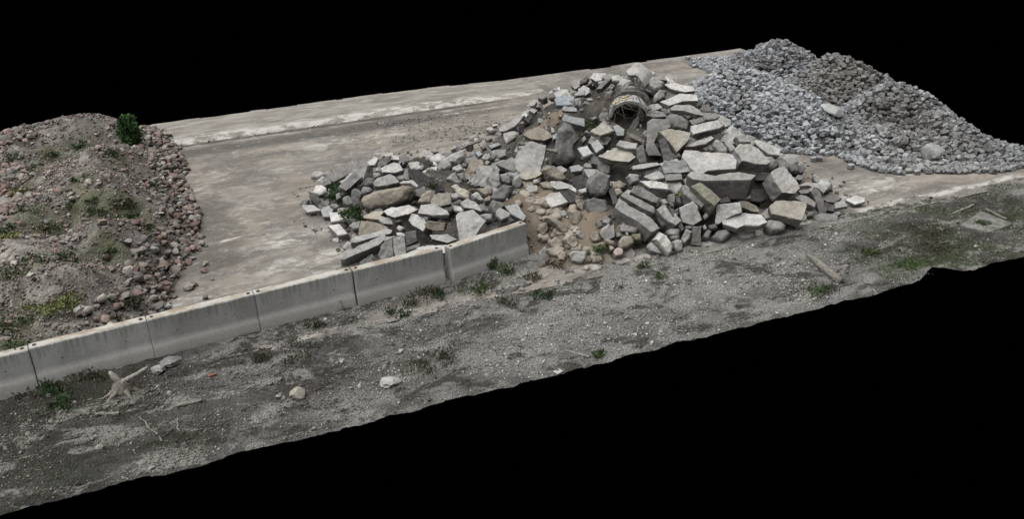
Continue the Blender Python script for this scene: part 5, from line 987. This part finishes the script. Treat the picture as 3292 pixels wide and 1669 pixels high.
# ------------------------------------------------------------------ litter on the gravel
def g3(p, h=0.): return Vector((p[0], p[1], float(g_h([(p[0], p[1], 0)])[0])+h))
lg = [g3(p, .06) for p in ITEMS['log']]
path = []
for i in range(len(lg)-1):
    for k in range(5):
        t = k/5; p = lg[i].lerp(lg[i+1], t); path.append(p+Vector((.02*noise.noise((i+t, 0, 0)), .02*noise.noise((0, i+t, 3)), .015*noise.noise((i*2+t*2, 2, 0)))))
path.append(lg[-1]); rads = [.035+.05*min(1, i/5)+.018*noise.noise((i*.8, 1, 1)) for i in range(len(path))]
tag(obj('driftwood_log', ring_tube(path, rads, M_bark, 'driftwood_log', 12, .25)), 'crooked barkless log lying on the gravel at the right', 'log')
def litter_bar(key, w, t, mat, name, label, cat, seed=0):
    a, b = ITEMS[key]; tag(bar(g3(a, t/2+.01), g3(b, t/2+.02), w, t, mat, name, seed), label, cat)
litter_bar('plank', .09, .025, M_bark, 'wooden_plank', 'grey weathered plank lying on the ground right of the tree stump', 'plank')
litter_bar('rod', .025, .02, M_pale, 'thin_rod', 'thin straight pale rod near the lower edge of the gravel', 'rod')
litter_bar('st1', .022, .02, M_bark, 'dry_stick', 'longer bent pale stick below the tree stump', 'stick', 3)
litter_bar('st2', .025, .018, M_bark, 'dry_stick', 'short pale upright looking stick right of the longer stick', 'stick', 5)
litter_bar('st3', .02, .02, M_root, 'dry_stick', 'dark thin twig lying in the middle of the gravel', 'stick', 6)
litter_bar('branch', .06, .04, M_bark, 'bleached_branch', 'short bleached branch lying in front of the tree stump', 'branch', 8)
a, b, c, d = ITEMS['sticks']
for p, q, lab in ((a, b, 'grey plank lying left of the concrete base plate'), (c, d, 'narrow grey slat lying behind the concrete base plate')):
    tag(bar(g3(p, .03), g3(q, .03), .06, .03, M_bark, 'wooden_lath', 2), lab, 'slat')
# tree stump: torn bleached trunk with two upright prongs and roots
st = empty('tree_stump', g3(ITEMS['stump'][0])); tag(st, 'torn bleached tree stump with two prongs at the foot of the wall', 'stump')
obj('trunk', ring_tube([(0, 0, -.05), (0, 0, .08), (.01, 0, .18), (.02, .01, .24)], [.20, .16, .13, .09], M_bark, 'stump_trunk', 16, .5), st)
obj('prong', ring_tube([(0, 0, .15), (-.06, .02, .26), (-.12, .04, .36), (-.15, .05, .44)], [.07, .06, .055, .02], M_pale, 'stump_prong', 8, .3), st)
obj('prong', ring_tube([(0, 0, .18), (.12, .0, .24), (.28, .02, .28), (.44, .05, .33), (.5, .06, .36)], [.06, .05, .04, .035, .02], M_pale, 'stump_prong', 8, .3), st)
for a, L in ((-2.4, .45), (-1.2, .4), (-.3, .35), (3.4, .4), (2.2, .35)):
    obj('root', ring_tube([(math.cos(a)*t*L, math.sin(a)*t*L, .14*(1-t)**1.5-.01) for t in (.2, .45, .7, 1)], [.07, .05, .03, .012], M_bark, 'stump_root', 7, .4), st)
def litter_rock(p, s, m, lab, name='loose_rock', flat=.7, seed=1):
    V, F = rock_template(3, seed, .35, flat)
    V = V*s; me = np_mesh(name, V, F, m, True); me.set_sharp_from_angle(angle=math.radians(28))
    tag(obj(name, me, None, g3(p, s*flat*.25), (.1, .1, seed*1.7)), lab, 'rock')
litter_rock(ITEMS['rock'][0], .28, SM['y'], 'largest pale angular rock lying alone on the dark gravel', seed=2, flat=.85)
LR = ['white rock at the foot of the wall right of the stump', 'long grey flat rock tight against the wall foot', 'flat pale rock near the lower edge below the sticks', 'grey flat rock left of the flat pale rock at the lower edge', 'pale rock in the lower left of the gravel', 'flat light rock half buried in the middle of the gravel', 'pinkish small rock below the wall', 'pale rock below the third barrier block', 'white small rock beside the dark brush under the wall', 'small white rock close to the largest pale rock']
for i, (p, lab, s) in enumerate(zip(ITEMS['peb'], LR, (.26, .42, .13, .16, .15, .42, .12, .16, .12, .1))):
    litter_rock(p, s, SM['p' if 'pinkish' in lab else ('d' if 'grey' in lab else 'g')], lab, seed=i+11, flat=.35 if 'flat' in lab else .7)
t = bar(g3((ITEMS['tile'][0][0]-.07, ITEMS['tile'][0][1]), .015), g3((ITEMS['tile'][0][0]+.07, ITEMS['tile'][0][1]+.05), .02), .13, .02, SM['w'], 'white_tile'); tag(t, 'small square white tile on the lower edge of the gravel', 'tile')
t = bar(g3((ITEMS['brick'][0][0]-.07, ITEMS['brick'][0][1]-.02), .03), g3((ITEMS['brick'][0][0]+.07, ITEMS['brick'][0][1]+.03), .035), .07, .035, M_brick, 'brick_piece'); tag(t, 'red brick piece half sunk in the gravel below the wall', 'brick')
# square concrete base with a round hole
B = [Vector(p) for p in ITEMS['base']]; bc = sum(B, Vector((0, 0)))/4
V, F = [], []; n = 48; ex_ = []
for i in range(n):
    a = 2*PI*i/n; dr = Vector((math.cos(a), math.sin(a))); t = 9
    for k in range(4):
        p, q = B[k]-bc, B[(k+1) % 4]-bc; e = q-p; den = dr.x*e.y-dr.y*e.x
        if abs(den) > 1e-6:
            tt = (p.x*e.y-p.y*e.x)/den; uu = (p.x*dr.y-p.y*dr.x)/den
            if tt > 0 and -.001 <= uu <= 1.001: t = min(t, tt)
    o_ = dr*t; i_ = dr*.15*(1+.15*math.cos(4*a))
    for (q, z) in ((o_, -.05), (o_, .045), (i_, .06), (i_, -.05)): V.append((q.x, q.y, z+.006*noise.noise((q.x*9, q.y*9, 0))))
for i in range(n):
    j = (i+1) % n
    for k in range(3): F.append((i*4+k, j*4+k, j*4+k+1, i*4+k+1))
bs = obj('foundation_block', mesh('foundation_block', V, F, M_plate, angle=40), None, (bc.x, bc.y, -.02)); tag(bs, 'square concrete base plate with a grassy round hole at the right', 'base plate')
# ------------------------------------------------------------------ plants
def leaf_cloud(n, shape, size, up=0., seed=0, longleaf=1.):
    r = random.Random(seed); V, F = [], []
    for i in range(n):
        p = shape(r); d = Vector((r.gauss(0, 1), r.gauss(0, 1), r.gauss(0, 1)+up)).normalized(); s = size*r.uniform(.5, 1.3)
        side = d.cross(Vector((r.gauss(0, 1), r.gauss(0, 1), r.gauss(0, 1)))).normalized()*s*.42/longleaf; L = d*s*longleaf
        b = len(V); V += [p, p+L*.5+side, p+L, p+L*.5-side]; F.append((b, b+1, b+2, b+3))
    return V, F
def clump(name, loc, r, h, n, size, mat, label, cat='plant', group=None, seed=0, up=.8, longleaf=1.3):
    blobs = []
    rr = random.Random(seed*13+1)
    for _ in range(4+int(r*6)): a = rr.random()*6.28; d = rr.random()**.6*r; blobs.append((math.cos(a)*d, math.sin(a)*d, rr.uniform(.25, .8)*h, r*rr.uniform(.25, .5)))
    def shp(q):
        if q.random() < .3: a = q.random()*6.28; d = q.random()**.7*r; return Vector((math.cos(a)*d, math.sin(a)*d, h*.3*q.random()))
        b = q.choice(blobs); return Vector((b[0]+q.gauss(0, b[3]*.55), b[1]+q.gauss(0, b[3]*.55), max(-.02, b[2]*q.random()**.6+q.gauss(0, .02))))
    V, F = leaf_cloud(n, shp, size, up, seed, longleaf)
    o = obj(name, mesh(name, V, F, mat), None, loc); tag(o, label, cat, group); return o
# evergreen-looking bush on the mound
bx, by, bz = BUSH[0]; br = empty('bush', (bx, by, bz-.1)); tag(br, 'dense dark green upright bush growing on the back of the earth mound', 'bush')
def bshape(q):
    h = q.random()**.8*.95; a = q.random()*6.28; rad = (.26*math.sin(PI*min(1, (h+.12)/1.15))**.6+.04)*(1+.22*math.sin(3*a+h*7)+.12*math.sin(7*a-h*15)); k = q.random()**.45*(1+.25*(q.random()**4))
    return Vector((math.cos(a)*rad*k, math.sin(a)*rad*k*.9, h))
V, F = leaf_cloud(2600, bshape, .075, .6, 5); obj('foliage', mesh('bush_foliage', V, F, L_bush), br)
for k in range(5): obj('stem', ring_tube([(0, 0, -.1), (.05*math.cos(k*1.3), .05*math.sin(k*1.3), .3), (.13*math.cos(k*1.3), .13*math.sin(k*1.3), .75)], [.02, .014, .006], M_root, 'bush_stem', 6), br)
wl = 'low green weed clump growing on the earth mound'; gl = 'weeds growing on the earth mound'  # low weeds, not bushes, built from loose leaves
for i, p in enumerate(MWEED):
    big = i in (19, 20, 14, 15); s = .42 if big else random.uniform(.16, .3)
    dark = i in (21, 22, 8)
    clump('weed_clump', (p[0], p[1], p[2]-.02), s*random.uniform(.8, 1.3), .08+s*.25, int(1000*s)+160, .05 if not dark else .08, L_dry if dark else (L_dark if i % 3 == 0 else L_green), ('dry dark brushwood clump on the near end of the earth mound' if dark else wl), 'weed', ('brushwood on the mound' if dark else gl), i)
for i, p in enumerate(MYEL): clump('weed_clump', tuple(p), .4 if i < 3 else .28, .10, 420, .05, L_yel, 'yellow green mossy clump on the earth mound', 'weed', 'yellow green clumps on the mound', i+40)
for i, p in enumerate(RWEED):
    if i < 4: clump('weed_clump', (p[0], p[1], p[2]-.1), .26, .2, 260, .06, L_dark, 'leafy green weeds at the left edge of the rubble', 'weed', 'leafy weeds at the left of the rubble', i+60)
    elif i < 6: clump('weed_clump', tuple(p), .3, .25, 350, .06, L_dark, 'dark green weeds in the gap left of the ribbed beam', 'weed', 'weeds left of the beam', i+60)
    elif i == 8: pass
    elif i == 6: clump('weed_clump', tuple(p), .2, .2, 150, .06, L_green, 'green weeds at the right end of the long tan boulder', 'weed', None, i+60)
    elif i == 7: clump('weed_clump', (p[0], p[1], p[2]-.05), .05, .22, 22, .06, L_yg, 'bright yellow green sprig in the middle of the right slope', 'weed', None, i+60)
    else: clump('weed_clump', tuple(p), .18, .15, 130, .05, L_green, 'small green tuft between the stones at the foot of the rubble' if i < 13 else 'grass tuft on the upper part of the rubble', 'weed', 'green tufts at the rubble foot' if i < 13 else 'grass tufts high on the rubble', i+60)
GL = {0: ('bright leafy weed growing at the foot of the last barrier block', L_green, .2, .28), 1: ('climbing weed on the face of the last barrier block', L_green, .12, .4), 2: ('dark clump at the right end of the last barrier block', L_dry, .2, .12), 3: ('dark green weed at the left side of the wall gap', L_dark, .18, .22), 4: ('low weeds below the last barrier block', L_green, .35, .12), 5: ('green weed below the fifth barrier block', L_dark, .28, .14), 6: ('dry brown weed below the fifth barrier block', L_dry, .3, .16), 7: ('bare dead sprig against the fourth barrier block', L_dry, .12, .22), 8: ('large dark brushwood tangle below the third barrier block', L_dry, .45, .14), 9: ('low dark brushwood in the middle of the gravel', L_dry, .35, .1), 10: ('dark ragged brush lying right of the wall gap', L_dark, .25, .14), 11: ('dark ragged brush lying below the wall gap', L_dry, .25, .12), 12: ('small dry tuft at the joint below the third barrier block', L_dry, .2, .08), 13: ('dry grass against the leftmost barrier block', L_dry, .3, .14), 14: ('dark grass in front of the leftmost barrier block', L_dark, .4, .12), 15: ('low dry grass at the left edge of the ground', L_dry, .4, .1), 16: ('bright green grass clump on the lower right edge', L_bgr, .42, .03), 17: ('dark dry brush left of the concrete base plate', L_dry, .5, .2), 18: ('low dark brush nearer the lower right edge', L_dry, .5, .14), 19: ('small round dark green weed right of the log', L_green, .2, .06), 20: ('thin grass patch below the log', L_green, .35, .05), 21: ('grass growing in the hole of the concrete base plate', L_green, .12, .05), 22: ('dark weed beside the sandy fan at the wall end', L_dry, .22, .12), 23: ('tiny weed on the lower gravel', L_green, .12, .05), 24: ('small brush in the gravel left of the brushwood tangle', L_dry, .22, .08), 25: ('dark grass clump left of the tree stump', L_dark, .25, .1), 26: ('tall dry grass between the tree stump and the wall', L_dry, .28, .16), 27: ('low dark brush below the fifth barrier block out on the gravel', L_dry, .3, .06), 28: ('low dark brush further out on the gravel', L_dry, .35, .06)}
for i, p in enumerate(GWEED):
    lab, m, r, h = GL[i]; clump('weed_clump', g3(p), r, h, int(600*r)+90, .055 if m != L_dry else .05, m, lab, 'weed', None, i+90, 1.2, 1.6)
# thin grass over the right end of the gravel and under the wall
V, F = [], []
r = random.Random(3)
while len(F) < 16000:
    u, v = r.uniform(-4.3, 22.5), r.uniform(13.4, 17.0)
    g = noise.noise((u*1.1+4, v*1.1, 11)); w = (1 if u > 14 else (.6 if (u < 0 or v > wall_v(u)-.7) else .05))
    if v > (wall_v(u)-.1 if u < 8 else 16.9): continue
    if r.random() > w*max(0, .35+g*1.8)*(2.2 if v < 14.3 and 14 < u < 17.5 else .6): continue
    p = g3((u, v)); d = Vector((r.gauss(0, .6), r.gauss(0, .6), 1)).normalized()*r.uniform(.02, .06); s = Vector((r.gauss(0, 1), r.gauss(0, 1), 0)).normalized()*.008
    b = len(V); V += [p-s, p+s, p+d]; F.append((b, b+1, b+2))
tag(obj('sparse_grass', mesh('sparse_grass', V, F, L_bgr)), 'sparse short grass on the gravel', 'grass', kind='stuff')
# ------------------------------------------------------------------ camera, light, world
cd = bpy.data.cameras.new('camera'); co_ = bpy.data.objects.new('camera', cd); COL.objects.link(co_)
m = Matrix((Vector(CR), Vector(CU), -Vector(CF))).transposed().to_4x4(); m.translation = Vector(CP); co_.matrix_world = m
cd.sensor_width = 36; cd.angle = 2*math.atan(1288/CAM['f']); cd.clip_start = .1; cd.clip_end = 500; sc.camera = co_
w = bpy.data.worlds.new('World'); sc.world = w; w.use_nodes = True; w.node_tree.nodes['Background'].inputs[0].default_value = (0, 0, 0, 1); w.node_tree.nodes['Background'].inputs[1].default_value = 0
ld = bpy.data.lights.new('overcast_sky', 'SUN'); ld.energy = SUN[0]; ld.angle = math.radians(SUN[1]); ld.color = (1, .985, .96)
lo = bpy.data.objects.new('overcast_sky', ld); COL.objects.link(lo); lo.rotation_euler = (math.radians(SUN[2]), 0, math.radians(SUN[3]))
sc.view_settings.view_transform = 'Standard'; sc.view_settings.look = 'None'; sc.view_settings.exposure = 0; sc.view_settings.gamma = 1
